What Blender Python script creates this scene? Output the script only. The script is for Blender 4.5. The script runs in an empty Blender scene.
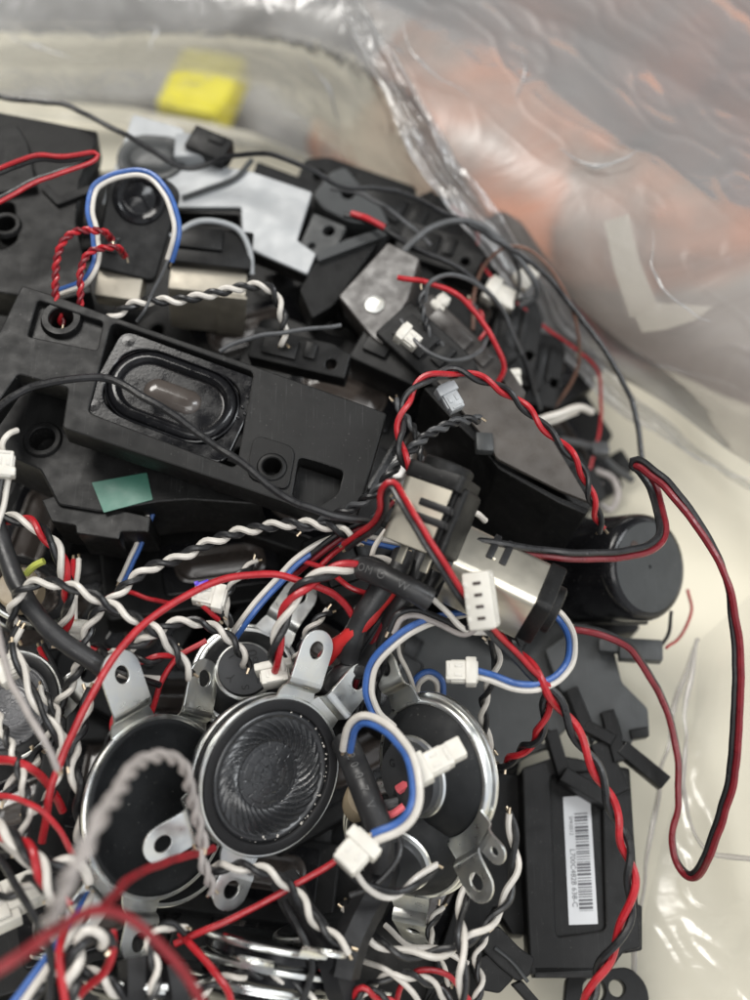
import bpy, bmesh, math, random
from mathutils import Vector, Matrix, noise
from mathutils.geometry import tessellate_polygon
rnd = random.Random(7)
R = math.radians
SC = bpy.context.scene
COL = SC.collection
S = 0.001                                   # everything below is written in millimetres

# ------------------------------------------------------------------ camera
TILT, DIST, AIM = R(28), 290.0, Vector((0, 0, 60))
FOV = R(50); TT = math.tan(FOV / 2)
FWD = Vector((0, math.sin(TILT), -math.cos(TILT)))
RT = Vector((1, 0, 0)); UP = RT.cross(FWD)
CAM = AIM - FWD * DIST
cd = bpy.data.cameras.new('camera'); cam = bpy.data.objects.new('camera', cd); COL.objects.link(cam)
cam.location = CAM * S; cam.rotation_euler = (TILT, 0, 0)
cd.sensor_fit = 'VERTICAL'; cd.sensor_height = 24; cd.lens = 12 / TT
cd.clip_start = 0.005; cd.clip_end = 60
cd.dof.use_dof = True; cd.dof.focus_distance = 0.285; cd.dof.aperture_fstop = cd.lens / 6.2
SC.camera = cam

# ------------------------------------------------------------------ light
SC.view_settings.view_transform = 'Standard'; SC.view_settings.look = 'None'
SC.view_settings.exposure = 0.0; SC.view_settings.gamma = 1
W = bpy.data.worlds.new('World'); SC.world = W; W.use_nodes = True
bg = W.node_tree.nodes['Background']; bg.inputs[0].default_value = (0.93, 0.96, 1.0, 1); bg.inputs[1].default_value = 0.20
wt = W.node_tree; _tc = wt.nodes.new('ShaderNodeTexCoord'); _dp = wt.nodes.new('ShaderNodeVectorMath'); _dp.operation = 'DOT_PRODUCT'
_dp.inputs[1].default_value = Vector((.72, -.62, .30)).normalized(); wt.links.new(_tc.outputs['Generated'], _dp.inputs[0])
_mr = wt.nodes.new('ShaderNodeMapRange'); _mr.interpolation_type = 'SMOOTHSTEP'; _mr.inputs[1].default_value = .1; _mr.inputs[2].default_value = .95; _mr.inputs[3].default_value = .11; _mr.inputs[4].default_value = .85
wt.links.new(_dp.outputs['Value'], _mr.inputs[0]); wt.links.new(_mr.outputs[0], bg.inputs[1])      # world gradient added to brighten the metal tabs from the near right
def area(name, loc, target, sx, sy, power, colr):
    l = bpy.data.lights.new(name, 'AREA'); l.shape = 'RECTANGLE'; l.size = sx; l.size_y = sy
    l.energy = power; l.color = colr
    o = bpy.data.objects.new(name, l); COL.objects.link(o); o.location = loc
    o.rotation_euler = (Vector(target) - Vector(loc)).to_track_quat('-Z', 'Y').to_euler()
area('area_lamp', (-0.55, 0.75, 1.5), (0, 0.05, 0), 0.9, 0.5, 23, (1.0, 0.97, 0.92))
area('area_lamp', (0.9, 0.25, 1.3), (0, 0, 0), 0.35, 0.8, 9, (0.95, 0.98, 1.0))
area('area_lamp', (0.15, -0.75, 1.5), (0, 0, 0), 1.1, 0.8, 11, (1.0, 0.985, 0.96))  # broad soft lamp added to brighten metal that faces the camera
SC.cycles.max_bounces = 8; SC.cycles.transparent_max_bounces = 16; SC.cycles.caustics_reflective = False
SC.cycles.use_denoising = True

# ------------------------------------------------------------------ pixel -> space (photo 750x1000)
def ray(px, py):
    return (FWD + RT * ((px - 375) / 1000 * 2 * TT) + UP * ((500 - py) / 1000 * 2 * TT)).normalized()
def P(px, py, z):
    d = ray(px, py); return CAM + d * ((z - CAM.z) / d.z)
def frame(px, py, z, lean=0, tilt=0, spin=0):
    """orientation: the normal starts facing the viewer, leans 'tilt' degrees towards image angle 'lean';
    spin = image angle of the local x axis."""
    o = P(px, py, z); b = -ray(px, py); r = UP.cross(b).normalized(); u = b.cross(r)
    n = b * math.cos(R(tilt)) + (r * math.cos(R(lean)) + u * math.sin(R(lean))) * math.sin(R(tilt))
    x = r * math.cos(R(spin)) + u * math.sin(R(spin)); x = (x - n * x.dot(n)).normalized(); y = n.cross(x)
    M = Matrix.Identity(4)
    for i in range(3): M[i][0], M[i][1], M[i][2], M[i][3] = x[i], y[i], n[i], o[i]
    return M
class Pl:
    def __init__(s, px, py, z, n=(0, 0, 1)):
        s.o = P(px, py, z); s.n = Vector(n).normalized()
        s.x = (RT - s.n * RT.dot(s.n)).normalized(); s.y = s.n.cross(s.x)
        s.M = Matrix.Identity(4)
        for i in range(3): s.M[i][0], s.M[i][1], s.M[i][2], s.M[i][3] = s.x[i], s.y[i], s.n[i], s.o[i]
    def hit(s, px, py, off=0):
        d = ray(px, py); return CAM + d * ((s.o + s.n * off - CAM).dot(s.n) / d.dot(s.n))
    def uv(s, px, py, off=0):
        q = s.hit(px, py, off) - s.o; return (q.dot(s.x), q.dot(s.y))

# ------------------------------------------------------------------ materials
def mat(name, base, rough=0.5, metal=0.0, var=0.15, vscale=0.08, bump=0.0, bscale=1.5, rvar=0.12, coat=0.0, spec=0.5, tint=None, dust=0.0, sss=0.0, scr=0.0):
    m = bpy.data.materials.new(name); m.use_nodes = True; nt = m.node_tree; N, L = nt.nodes, nt.links
    b = N['Principled BSDF']; tc = N.new('ShaderNodeTexCoord')
    def noi(sc, det=4, seed=0):
        mp = N.new('ShaderNodeMapping'); mp.inputs[1].default_value = (seed, seed * .7, 0); L.new(tc.outputs['Object'], mp.inputs[0])
        n = N.new('ShaderNodeTexNoise'); n.inputs['Scale'].default_value = sc * 1000; n.inputs['Detail'].default_value = det
        L.new(mp.outputs[0], n.inputs['Vector']); return n
    n1 = noi(vscale, 5)
    mx = N.new('ShaderNodeMix'); mx.data_type = 'RGBA'
    c = Vector(base)
    mx.inputs[6].default_value = (*[max(0, x * (1 - var)) for x in c], 1)
    hi = Vector(tint) if tint else c * (1 + var)
    mx.inputs[7].default_value = (*[min(1, x) for x in hi], 1)
    mr = N.new('ShaderNodeMapRange'); mr.inputs[1].default_value = .35; mr.inputs[2].default_value = .65
    L.new(n1.outputs[0], mr.inputs[0]); L.new(mr.outputs[0], mx.inputs[0])
    out = mx.outputs[2]
    if dust:
        nd = noi(1.1, 2, 3.1); md = N.new('ShaderNodeMapRange'); md.inputs[1].default_value = .68; md.inputs[2].default_value = .76; md.inputs[4].default_value = dust
        L.new(nd.outputs[0], md.inputs[0]); m2 = N.new('ShaderNodeMix'); m2.data_type = 'RGBA'
        L.new(md.outputs[0], m2.inputs[0]); L.new(out, m2.inputs[6]); m2.inputs[7].default_value = (.35, .34, .32, 1); out = m2.outputs[2]
    if scr:
        for sd, rot in ((5.0, .6), (8.0, 2.2)):
            mp = N.new('ShaderNodeMapping'); mp.inputs[1].default_value = (sd, sd, 0); mp.inputs[2].default_value = (0, 0, rot); mp.inputs[3].default_value = (2.4, .06, 1); L.new(tc.outputs['Object'], mp.inputs[0])
            ns = N.new('ShaderNodeTexNoise'); ns.inputs['Scale'].default_value = 1000; ns.inputs['Detail'].default_value = 2; L.new(mp.outputs[0], ns.inputs['Vector'])
            ms = N.new('ShaderNodeMapRange'); ms.inputs[1].default_value = .66; ms.inputs[2].default_value = .78; ms.inputs[4].default_value = scr; L.new(ns.outputs[0], ms.inputs[0])
            m3 = N.new('ShaderNodeMix'); m3.data_type = 'RGBA'; L.new(ms.outputs[0], m3.inputs[0]); L.new(out, m3.inputs[6]); m3.inputs[7].default_value = (.45, .45, .45, 1); out = m3.outputs[2]
    L.new(out, b.inputs['Base Color'])
    n2 = noi(vscale * 2.7, 6, 1.3); r2 = N.new('ShaderNodeMapRange'); r2.inputs[1].default_value = .3; r2.inputs[2].default_value = .7
    r2.inputs[3].default_value = max(.03, rough - rvar); r2.inputs[4].default_value = min(1, rough + rvar)
    L.new(n2.outputs[0], r2.inputs[0]); L.new(r2.outputs[0], b.inputs['Roughness'])
    b.inputs['Metallic'].default_value = metal; b.inputs['Coat Weight'].default_value = coat
    b.inputs['Specular IOR Level'].default_value = spec
    if sss:
        b.inputs['Subsurface Weight'].default_value = sss; b.inputs['Subsurface Radius'].default_value = (.001, .001, .0008); b.inputs['Subsurface Scale'].default_value = 1
    if bump:
        n3 = noi(bscale, 4, 2.2); bp = N.new('ShaderNodeBump'); bp.inputs['Strength'].default_value = min(1, bump); bp.inputs['Distance'].default_value = 0.0001
        L.new(n3.outputs[0], bp.inputs['Height']); L.new(bp.outputs[0], b.inputs['Normal'])
    return m
MT = dict(
    black=mat('black_plastic', (.006, .006, .006), .42, spec=.26, scr=.05, var=.25, bump=.35, bscale=4, dust=.12),
    black2=mat('black_matt_plastic', (.008, .008, .008), .46, spec=.27, scr=.07, var=.2, bump=.5, bscale=5, dust=.15),
    gloss=mat('black_gloss_plastic', (.007, .007, .008), .18, spec=.36, scr=.03, var=.3, bump=.2, bscale=1.2, dust=.1),
    sheen=mat('painted_sheen_plastic', (.085, .076, .068), .33, var=.15, bump=.2, scr=.06),  # base lightened so the lid's reflected sheen sits in its colour
    brownblack=mat('smoky_plastic', (.042, .037, .034), .36, scr=.05, var=.2, bump=.25),
    grey=mat('dark_grey_plastic', (.040, .043, .044), .5, scr=.08, var=.12, bump=.3, bscale=3, dust=.1),
    pgrey=mat('pale_grey_plastic', (.33, .345, .355), .38, var=.04, vscale=.05, scr=.1, bump=.3, dust=.1),
    zinc=mat('zinc_plate', (.80, .83, .84), .33, metal=1, var=.05, vscale=.12, bump=.10, bscale=.35, tint=(.88, .87, .80), rvar=.08),
    beige=mat('dull_plated_steel', (.42, .385, .32), .5, metal=.7, var=.1),
    nickel=mat('nickel_plate', (.92, .86, .72), .36, metal=1, var=.03, vscale=.06, bump=.04, bscale=.3, rvar=.03),
    rubber=mat('black_rubber', (.012, .012, .013), .5, spec=.38, var=.2, bump=.5, bscale=3, dust=.06),
    felt=mat('black_felt', (.009, .010, .011), .6, spec=.35, var=.25, bump=.8, bscale=6, dust=.16),
    cone=mat('cone_film', (.028, .029, .031), .3, var=.15, bump=.15, bscale=3, coat=.35),
    conegrey=mat('grey_cone_film', (.14, .14, .145), .35, var=.15, bump=.2),
    smoked=mat('smoked_membrane', (.060, .050, .044), .2, var=.2, bump=.15, coat=.4),
    magnet=mat('magnet_steel', (.05, .052, .055), .46, metal=.3, var=.15, bump=.3),
    white=mat('white_nylon', (.66, .635, .57), .42, var=.05, vscale=.2, bump=.2, sss=.15),
    contact=mat('dark_slot', (.05, .035, .03), .6),
    wK=mat('black_wire_jacket', (.014, .014, .015), .36, var=.2, vscale=.3, bump=.35, bscale=1.4, dust=.12),
    wW=mat('white_wire_jacket', (.62, .585, .53), .38, var=.07, vscale=.3, bump=.25, bscale=1.4),
    wR=mat('red_wire_jacket', (.40, .015, .022), .34, var=.14, vscale=.3, bump=.25, bscale=1.4),
    wD=mat('dark_red_wire_jacket', (.17, .012, .018), .36, var=.14, vscale=.3, bump=.25, bscale=1.4),
    wF=mat('deep_red_wire_jacket', (.24, .014, .020), .42, var=.14, vscale=.3),
    wB=mat('blue_wire_jacket', (.045, .12, .36), .36, var=.12, vscale=.3, bump=.25, bscale=1.4),
    wG=mat('grey_wire_jacket', (.38, .345, .325), .42, var=.1, vscale=.3, bump=.25),
    wC=mat('charcoal_wire_jacket', (.07, .072, .075), .42, var=.15, vscale=.3, bump=.25),
    wN=mat('brown_wire_jacket', (.16, .08, .055), .4, var=.15, vscale=.3),
    wP=mat('pink_wire_jacket', (.70, .12, .14), .4, var=.1, vscale=.3),
    wY=mat('copper_yellow', (.55, .60, .12), .35, var=.1),
    shrink=mat('heat_shrink', (.024, .024, .025), .42, var=.25, bump=.8, bscale=.7, dust=.15),
    shrinkR=mat('red_heat_shrink', (.50, .022, .022), .4, var=.15, bump=.6, bscale=.7),
    tin=mat('tinned_copper', (.75, .62, .45), .35, metal=1),
    print=mat('grey_print', (.10, .10, .10), .6),
    emb=mat('embossed_letter', (.012, .012, .013), .5),
    green=mat('green_tape', (.045, .15, .11), .38, var=.22, vscale=.05, bump=.2, tint=(.08, .22, .165)),
    paper=mat('label_paper', (.66, .67, .68), .5, var=.04, bump=.1),
    ink=mat('label_ink', (.13, .13, .14), .6),
    purple=mat('purple_ink', (.10, .04, .55), .4),
    brass=mat('brown_paper_coil', (.30, .24, .16), .5, var=.2, bump=.4),
    yellow=mat('yellow_card', (.90, .80, .01), .5, var=.08),
    cream=mat('cream_board', (.72, .675, .545), .7, var=.045, vscale=.012, bump=.5, bscale=.12),
    bench=mat('bench_top', (.26, .225, .20), .6, var=.2, vscale=.004),
    flap=mat('grey_cream_paper', (.50, .47, .39), .6, var=.1, vscale=.03),
    darkstuff=mat('dark_grey_board', (.29, .285, .275), .6, var=.3, vscale=.02),
    orange=mat('orange_brown_reflection', (.30, .235, .20), .6, var=.25, vscale=.012, tint=(.66, .25, .13)),  # colour of the orange reflections, carried by the added lumps
)

# ------------------------------------------------------------------ mesh tools
class MB:
    def __init__(s): s.v = []; s.f = []; s.m = []
    def add(s, v, f, M=None, mi=0):
        n = len(s.v)
        s.v += [(M @ Vector(p)) if M else Vector(p) for p in v]
        s.f += [tuple(i + n for i in q) for q in f]; s.m += [mi] * len(f); return s
    def box(s, c, size, bev=.4, M=None, mi=0, seg=2):
        bm = bmesh.new(); bmesh.ops.create_cube(bm, size=1)
        for v in bm.verts: v.co = Vector((v.co.x * size[0] + c[0], v.co.y * size[1] + c[1], v.co.z * size[2] + c[2]))
        if bev: bmesh.ops.bevel(bm, geom=bm.edges[:], offset=min(bev, min(size) * .45), segments=seg, affect='EDGES', profile=.5)
        bm.verts.ensure_lookup_table(); bm.verts.index_update()
        v = [x.co.copy() for x in bm.verts]; f = [tuple(q.index for q in p.verts) for p in bm.faces]; bm.free()
        return s.add(v, f, M, mi)
    def lathe(s, prof, n=72, M=None, mi=0, cap=True):
        v = []; f = []
        for r, z in prof:
            for k in range(n): a = 2 * math.pi * k / n; v.append((r * math.cos(a), r * math.sin(a), z))
        for i in range(len(prof) - 1):
            for k in range(n):
                k2 = (k + 1) % n; f.append((i * n + k, (i + 1) * n + k, (i + 1) * n + k2, i * n + k2))
        return s.add(v, f, M, mi)
    def stadium(s, prof, half, n=16, M=None, mi=0):
        """lathe about a segment of half length 'half' on x: prof = (distance, z)"""
        v = []; f = []; m = 2 * (n + 1)
        for d, z in prof:
            for sx in (1, -1):
                for k in range(n + 1):
                    a = -math.pi / 2 + math.pi * k / n + (0 if sx > 0 else math.pi)
                    v.append((sx * half + d * math.cos(a), d * math.sin(a), z))
        for i in range(len(prof) - 1):
            for k in range(m):
                k2 = (k + 1) % m; f.append((i * m + k, (i + 1) * m + k, (i + 1) * m + k2, i * m + k2))
        if prof[-1][0] < prof[0][0]: f.append(tuple((len(prof) - 1) * m + k for k in range(m)))
        return s.add(v, f, M, mi)
    def plate(s, outer, holes=(), th=1, bev=.2, M=None, mi=0, top=0, bs=2):
        v, f = curve_plate(outer, holes, th, bev, bs)
        return s.add([(p[0], p[1], p[2] + top - th / 2) for p in v], f, M, mi)
    def tube(s, pts, r, n=8, mi=0, caps=True):
        T = tangents(pts); fr = frames(pts, T); v = []; f = []; N_ = len(pts)
        for i, p in enumerate(pts):
            rr = r(i / (N_ - 1)) if callable(r) else r * (1 + .07 * noise.noise(p * .25))
            for k in range(n):
                a = 2 * math.pi * k / n; v.append(p + (fr[i][0] * math.cos(a) + fr[i][1] * math.sin(a)) * rr)
        for i in range(N_ - 1):
            for k in range(n):
                k2 = (k + 1) % n; f.append((i * n + k, i * n + k2, (i + 1) * n + k2, (i + 1) * n + k))
        if caps: f.append(tuple(reversed(range(n)))); f.append(tuple((N_ - 1) * n + k for k in range(n)))
        return s.add(v, f, None, mi)
    def build(s, name, mats, parent=None, M=None, angle=38, flat=False):
        """vertices in world mm; the object sits at M (its root's matrix when it is a part)"""
        if parent is not None: M = ROOTM.get(parent.as_pointer(), Matrix.Identity(4))
        elif M is None: M = Matrix.Translation(sum(s.v, Vector()) / max(1, len(s.v)))
        I = M.inverted(); me = bpy.data.meshes.new(name)
        me.from_pydata([(I @ p) * S for p in s.v], [], s.f)
        for m in (mats if isinstance(mats, (list, tuple)) else [mats]): me.materials.append(MT[m] if isinstance(m, str) else m)
        me.polygons.foreach_set('material_index', s.m); me.update()
        if not flat: me.shade_smooth(); me.set_sharp_from_angle(angle=R(angle))
        o = bpy.data.objects.new(name, me); COL.objects.link(o); ROOTM[o.as_pointer()] = M
        if parent is not None: o.parent = parent
        else: o.matrix_world = scaled(M)
        return o
ROOTM = {}
def scaled(M):
    A = M.copy(); A.translation = M.translation * S; return A
def tag(o, label, cat, group=None, kind=None):
    if label: o['label'] = label
    if cat: o['category'] = cat
    if group: o['group'] = group
    if kind: o['kind'] = kind
    return o
def thing(name, M, label, cat, group=None):
    o = bpy.data.objects.new(name, None); COL.objects.link(o); o.empty_display_size = .005
    o.matrix_world = scaled(M); ROOTM[o.as_pointer()] = M; return tag(o, label, cat, group)
def copy_tree(root, M, label, cat=None, group=None, skip=()):
    def cp(o, par):
        c = o.copy(); COL.objects.link(c)
        if par is not None: c.parent = par
        for ch in o.children:
            if ch not in skip: cp(ch, c)
        return c
    c = cp(root, None); c.matrix_world = scaled(M); ROOTM[c.as_pointer()] = M; c['label'] = label
    if cat: c['category'] = cat
    if group: c['group'] = group
    return c
def tangents(p):
    n = len(p); return [(p[min(i + 1, n - 1)] - p[max(i - 1, 0)]).normalized() for i in range(n)]
def frames(p, T):
    a = T[0].orthogonal().normalized(); out = []
    for t in T:
        a = (a - t * a.dot(t)); a = a.normalized() if a.length > 1e-6 else t.orthogonal().normalized(); out.append((a, t.cross(a)))
    return out
def smooth_path(pts, step=1.0, jit=0.0, seed=0):
    p = [Vector(q) for q in pts]
    if len(p) == 2: p = [p[0], p[0].lerp(p[1], .5), p[1]]
    p = [p[0] * 2 - p[1]] + p + [p[-1] * 2 - p[-2]]; out = []
    for i in range(1, len(p) - 2):
        a, b, c, d = p[i - 1:i + 3]; n = max(3, int((c - b).length / step))
        for k in range(n):
            t = k / n
            out.append(.5 * ((2 * b) + (c - a) * t + (2 * a - 5 * b + 4 * c - d) * t * t + (3 * b - a - 3 * c + d) * t ** 3))
    out.append(p[-2])
    if jit:
        out = [q + (noise.noise_vector(q * .06 + Vector((seed * 9.1, seed, 3))) * 2 + noise.noise_vector(q * .16 + Vector((seed * 3.1, seed, 9))) * .8) * jit * 1.3 for q in out]
    # even spacing
    ev = [out[0]]; acc = 0
    for a, b in zip(out, out[1:]):
        seg = (b - a).length
        while acc + seg >= step and seg > 0:
            t = (step - acc) / seg; a = a.lerp(b, t); seg = (b - a).length; ev.append(a); acc = 0
        acc += seg
    ev.append(out[-1]); return ev
def rpoly(pts, r=2.0, seg=4):
    out = []; n = len(pts)
    for i in range(n):
        a, b, c = Vector(pts[i - 1][:2]), Vector(pts[i][:2]), Vector(pts[(i + 1) % n][:2])
        rr = pts[i][2] if len(pts[i]) > 2 else r
        d1, d2 = a - b, c - b; m = min(rr, d1.length * .45, d2.length * .45)
        if m < .02: out.append(tuple(b)); continue
        p, q = b + d1.normalized() * m, b + d2.normalized() * m
        for k in range(seg + 1):
            t = k / seg; out.append(tuple(p.lerp(b, t).lerp(b.lerp(q, t), t)))
    return out
def circ(cx, cy, r, n=28, ry=None, rot=0):
    ry = ry or r; c, s_ = math.cos(R(rot)), math.sin(R(rot)); o = []
    for k in range(n):
        a = 2 * math.pi * k / n; x, y = r * math.cos(a), ry * math.sin(a); o.append((cx + x * c - y * s_, cy + x * s_ + y * c))
    return o
def curve_plate(outer, holes, th, bev, bs=2):
    cu = bpy.data.curves.new('t', 'CURVE'); cu.dimensions = '2D'; cu.fill_mode = 'BOTH'
    cu.extrude = max(0.001, th / 2 - bev); cu.bevel_depth = bev; cu.bevel_resolution = bs - 1; cu.offset = -bev
    for poly in [outer] + list(holes):
        sp = cu.splines.new('POLY'); sp.points.add(len(poly) - 1); sp.use_cyclic_u = True
        for i, q in enumerate(poly): sp.points[i].co = (q[0], q[1], 0, 1)
    return curve_mesh(cu)
def curve_mesh(cu):
    o = bpy.data.objects.new('t', cu); COL.objects.link(o)
    dg = bpy.context.evaluated_depsgraph_get(); me = o.evaluated_get(dg).to_mesh()
    v = [q.co.copy() for q in me.vertices]; f = [tuple(p.vertices) for p in me.polygons]
    bpy.data.objects.remove(o); bpy.data.curves.remove(cu); return v, f
def text_mesh(s_, size, th=.05, align='CENTER'):
    cu = bpy.data.curves.new('t', 'FONT'); cu.body = s_; cu.size = size; cu.extrude = th / 2; cu.align_x = align; cu.align_y = 'CENTER'; cu.resolution_u = 3
    return curve_mesh(cu)
def T3(x, y, z=0): return Matrix.Translation((x, y, z))
def RZ(a): return Matrix.Rotation(R(a), 4, 'Z')
def RX(a): return Matrix.Rotation(R(a), 4, 'X')
def RY(a): return Matrix.Rotation(R(a), 4, 'Y')

# ------------------------------------------------------------------ connectors (local: wires enter from -x, mating face +x, z up)
def conn2(mb, M, l=7.5, w=6.0, h=4.2):
    l *= .9; w *= .88; h *= .9
    mb.box((0, 0, 0), (l, w * .8, h), .35, M)
    mb.box((-l * .28, 0, .15), (l * .34, w * 1.12, h * 1.12), .4, M)
    for s_ in (1, -1):
        mb.box((l * .12, s_ * w * .40, .2), (l * .46, .8, h * .55), .25, M)
        mb.box((l * .1, s_ * w * .19, h * .5), (2.0, .9, .35), .1, M, 0)
    mb.box((l * .42, 0, h * .45), (l * .1, w * .5, .9), .2, M)
def conn4(mb, M, w=13.5, h=6.6, t=5.5):
    # flat tall header seen on its broad side, four slots down its length (along y)
    mb.box((0, 0, 0), (h, w, t), .45, M)
    mb.box((-h * .5, 0, -.6), (.9, w * .84, t * .6), .25, M); mb.box((h * .48, 0, -1), (.7, w * .9, t * .4), .2, M)
    mb.box((0, -w * .5, -.8), (h * .7, .8, t * .5), .25, M)
    for k in range(4):
        mb.box((.1, (k - 1.5) * w * .205, t * .5), (1.9, .75, .35), .06, M, 1)
        mb.box((-h * .42, (k - 1.5) * w * .205, t * .49), (.9, 1.2, .3), .08, M)

# ------------------------------------------------------------------ cables
CID = [0]
CN = dict(K='black', W='white', R='red', D='dark red', B='blue', G='grey', C='charcoal', N='brown', F='deep red', P='pink')
def cable(name, label, px, cols, mode='single', r=.95, pitch=10, group=None, conn=None, jit=.3, flip=0, wid=None):
    """px: list of (px,py,z). conn: list of (where, lean, tilt, spin, kind, (dx px,dy px)) small housings crimped to the wire ends"""
    CID[0] += 1; r *= .82; pitch *= .88
    pts = [P(*q) for q in px]; path = smooth_path(pts, .9, jit, CID[0]); T = tangents(path); fr = frames(path, T)
    n = len(cols); strands = []
    if mode == 'single': strands = [path]
    elif mode == 'twist':
        off = r * (1.0 if n == 2 else 1.16) * 1.03; ph0 = rnd.random() * 6.28
        for j in range(n):
            q = []; ph = ph0 + 2 * math.pi * j / n
            for i, p in enumerate(path):
                loc = pitch * (1 + .18 * noise.noise(p * .03 + Vector((CID[0], 0, 0))))
                if j == 0 or True: a = ph + 2 * math.pi * i * .9 / pitch + 1.1 * noise.noise(Vector((i * .03, CID[0] * 3.3, 0)))
                q.append(p + (fr[i][0] * math.cos(a) + fr[i][1] * math.sin(a)) * off)
            strands.append(q)
    else:                                     # flat ribbon of parallel strands
        for j in range(n):
            q = []
            for i, p in enumerate(path):
                sd = T[i].cross(FWD).normalized(); up = -FWD
                tw = R(flip if not isinstance(flip, tuple) else flip[0] + (flip[1] - flip[0]) * min(1, max(0, (i / len(path) - flip[2]) / (flip[3] - flip[2])))) + .9 * noise.noise(Vector((i * .014, CID[0] * 2.1, 5)))
                q.append(p + (sd * math.cos(tw) + up * math.sin(tw)) * ((j - (n - 1) / 2) * 2 * r * .98))
            strands.append(q)
    M = Matrix.Translation(path[0])
    if n == 1 and not conn:
        mb = MB().tube(strands[0], r); o = mb.build(name, 'w' + cols[0], M=M); return tag(o, label, 'wire', group)
    root = thing(name, M, label, 'wire', group)
    for c, st in zip(cols, strands):
        o = MB().tube(st, r).tube([st[0] - (st[1] - st[0]).normalized() * 1.6, st[0]], r * .5, 6, 1).tube([st[-1], st[-1] + (st[-1] - st[-2]).normalized() * 1.6], r * .5, 6, 1).build('wire', ['w' + c, 'tin'], root)
        if n > 1: o['label'] = CN[c] + ' strand'
    for cc in (conn or []):
        M2 = frame(*cc[1]); mb = MB()
        if cc[0] == 4: conn4(mb, M2, **(cc[2] if len(cc) > 2 else {}))
        else: conn2(mb, M2, **(cc[2] if len(cc) > 2 else {}))
        o = mb.build('connector', ['white', 'contact'], root)
    return root

# ------------------------------------------------------------------ round loudspeaker (local, z = front)
def tab_mesh(mb, ang, Rr, L=9.5, w=9.6, step=2.6, th=.75, hole=2.3, drop=0.0, M=None, small=False, pitchdeg=0):
    A = (M or Matrix.Identity(4)) @ RZ(ang)
    # neck strip: profile in (u, z), width tapering
    prof = [(Rr - 2.4, .2), (Rr + .6, .3), (Rr + 2.0, .6), (Rr + 2.9, step - .5), (Rr + 3.8, step), (Rr + 4.8, step + .12)]
    v = []; f = []
    for i, (u, z) in enumerate(prof):
        hw = w * .5 * (1.18 - .18 * min(1, i / 2)); 
        for s_, dz in ((-1, 0), (1, 0), (1, -th), (-1, -th)): v.append((u, s_ * hw, z + dz))
    for i in range(len(prof) - 1):
        for k in range(4): f.append((i * 4 + k, (i + 1) * 4 + k, (i + 1) * 4 + (k + 1) % 4, i * 4 + (k + 1) % 4))
    f.append((3, 2, 1, 0)); mb.add(v, f, A)
    B = A @ T3(Rr + 4.6, 0, step + .12) @ RY(-pitchdeg)
    hw = w * .5; out = [(0, -hw), (0, hw)]
    cx = L - hw
    for k in range(13):
        a = math.pi / 2 - math.pi * k / 12; out.append((cx + hw * math.cos(a), hw * math.sin(a)))
    holes = [circ(cx - .3, 0, hole, 24, hole * .9)]
    if small: holes = [circ(cx * .35, 0, hole * .8, 20), circ(cx + .9, 0, hole * .45, 16)]
    mb.plate(out, holes, th, .14, B, bs=2)
def swirl_cone(mb, rr, M=None, arms=30, dome=True, depth=2.0):
    NR, NA = 54, 480; v = []; f = []
    for i in range(NR + 1):
        t = i / NR; r = rr * (1 - t)
        for k in range(NA):
            a = 2 * math.pi * k / NA; q = r / rr
            if q > .88: z = 1.0 * math.sin((q - .88) / .12 * math.pi) * .7
            elif q > .50:
                w = math.sin((q - .50) / .38 * math.pi) ** .6 if 0 < (q - .5) < .38 else 0
                ph = arms * (a - 1.9 * (q - .5))
                saw = (ph / (2 * math.pi)) % 1.0
                z = -(.88 - q) / .38 * depth * .5 + w * 1.5 * (saw if saw < .8 else (1 - saw) * 4)
            else:
                z = -depth * .5 - .15 + .95 * (1 - (q / .5) ** 2)
                ring = abs((q / .5 * 3.4) % 1 - .5); spk = abs((a * 10 / (2 * math.pi) + (.5 if int(q / .5 * 3.4) % 2 else 0)) % 1 - .5)
                if q > .06 and (ring > .43 or spk > .5 - .025 / max(q, .08)): z -= .16
            v.append((r * math.cos(a), r * math.sin(a), z))
    for i in range(NR):
        for k in range(NA):
            k2 = (k + 1) % NA; f.append((i * NA + k, (i + 1) * NA + k, (i + 1) * NA + k2, i * NA + k2))
    mb.add(v, f, M)
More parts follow.
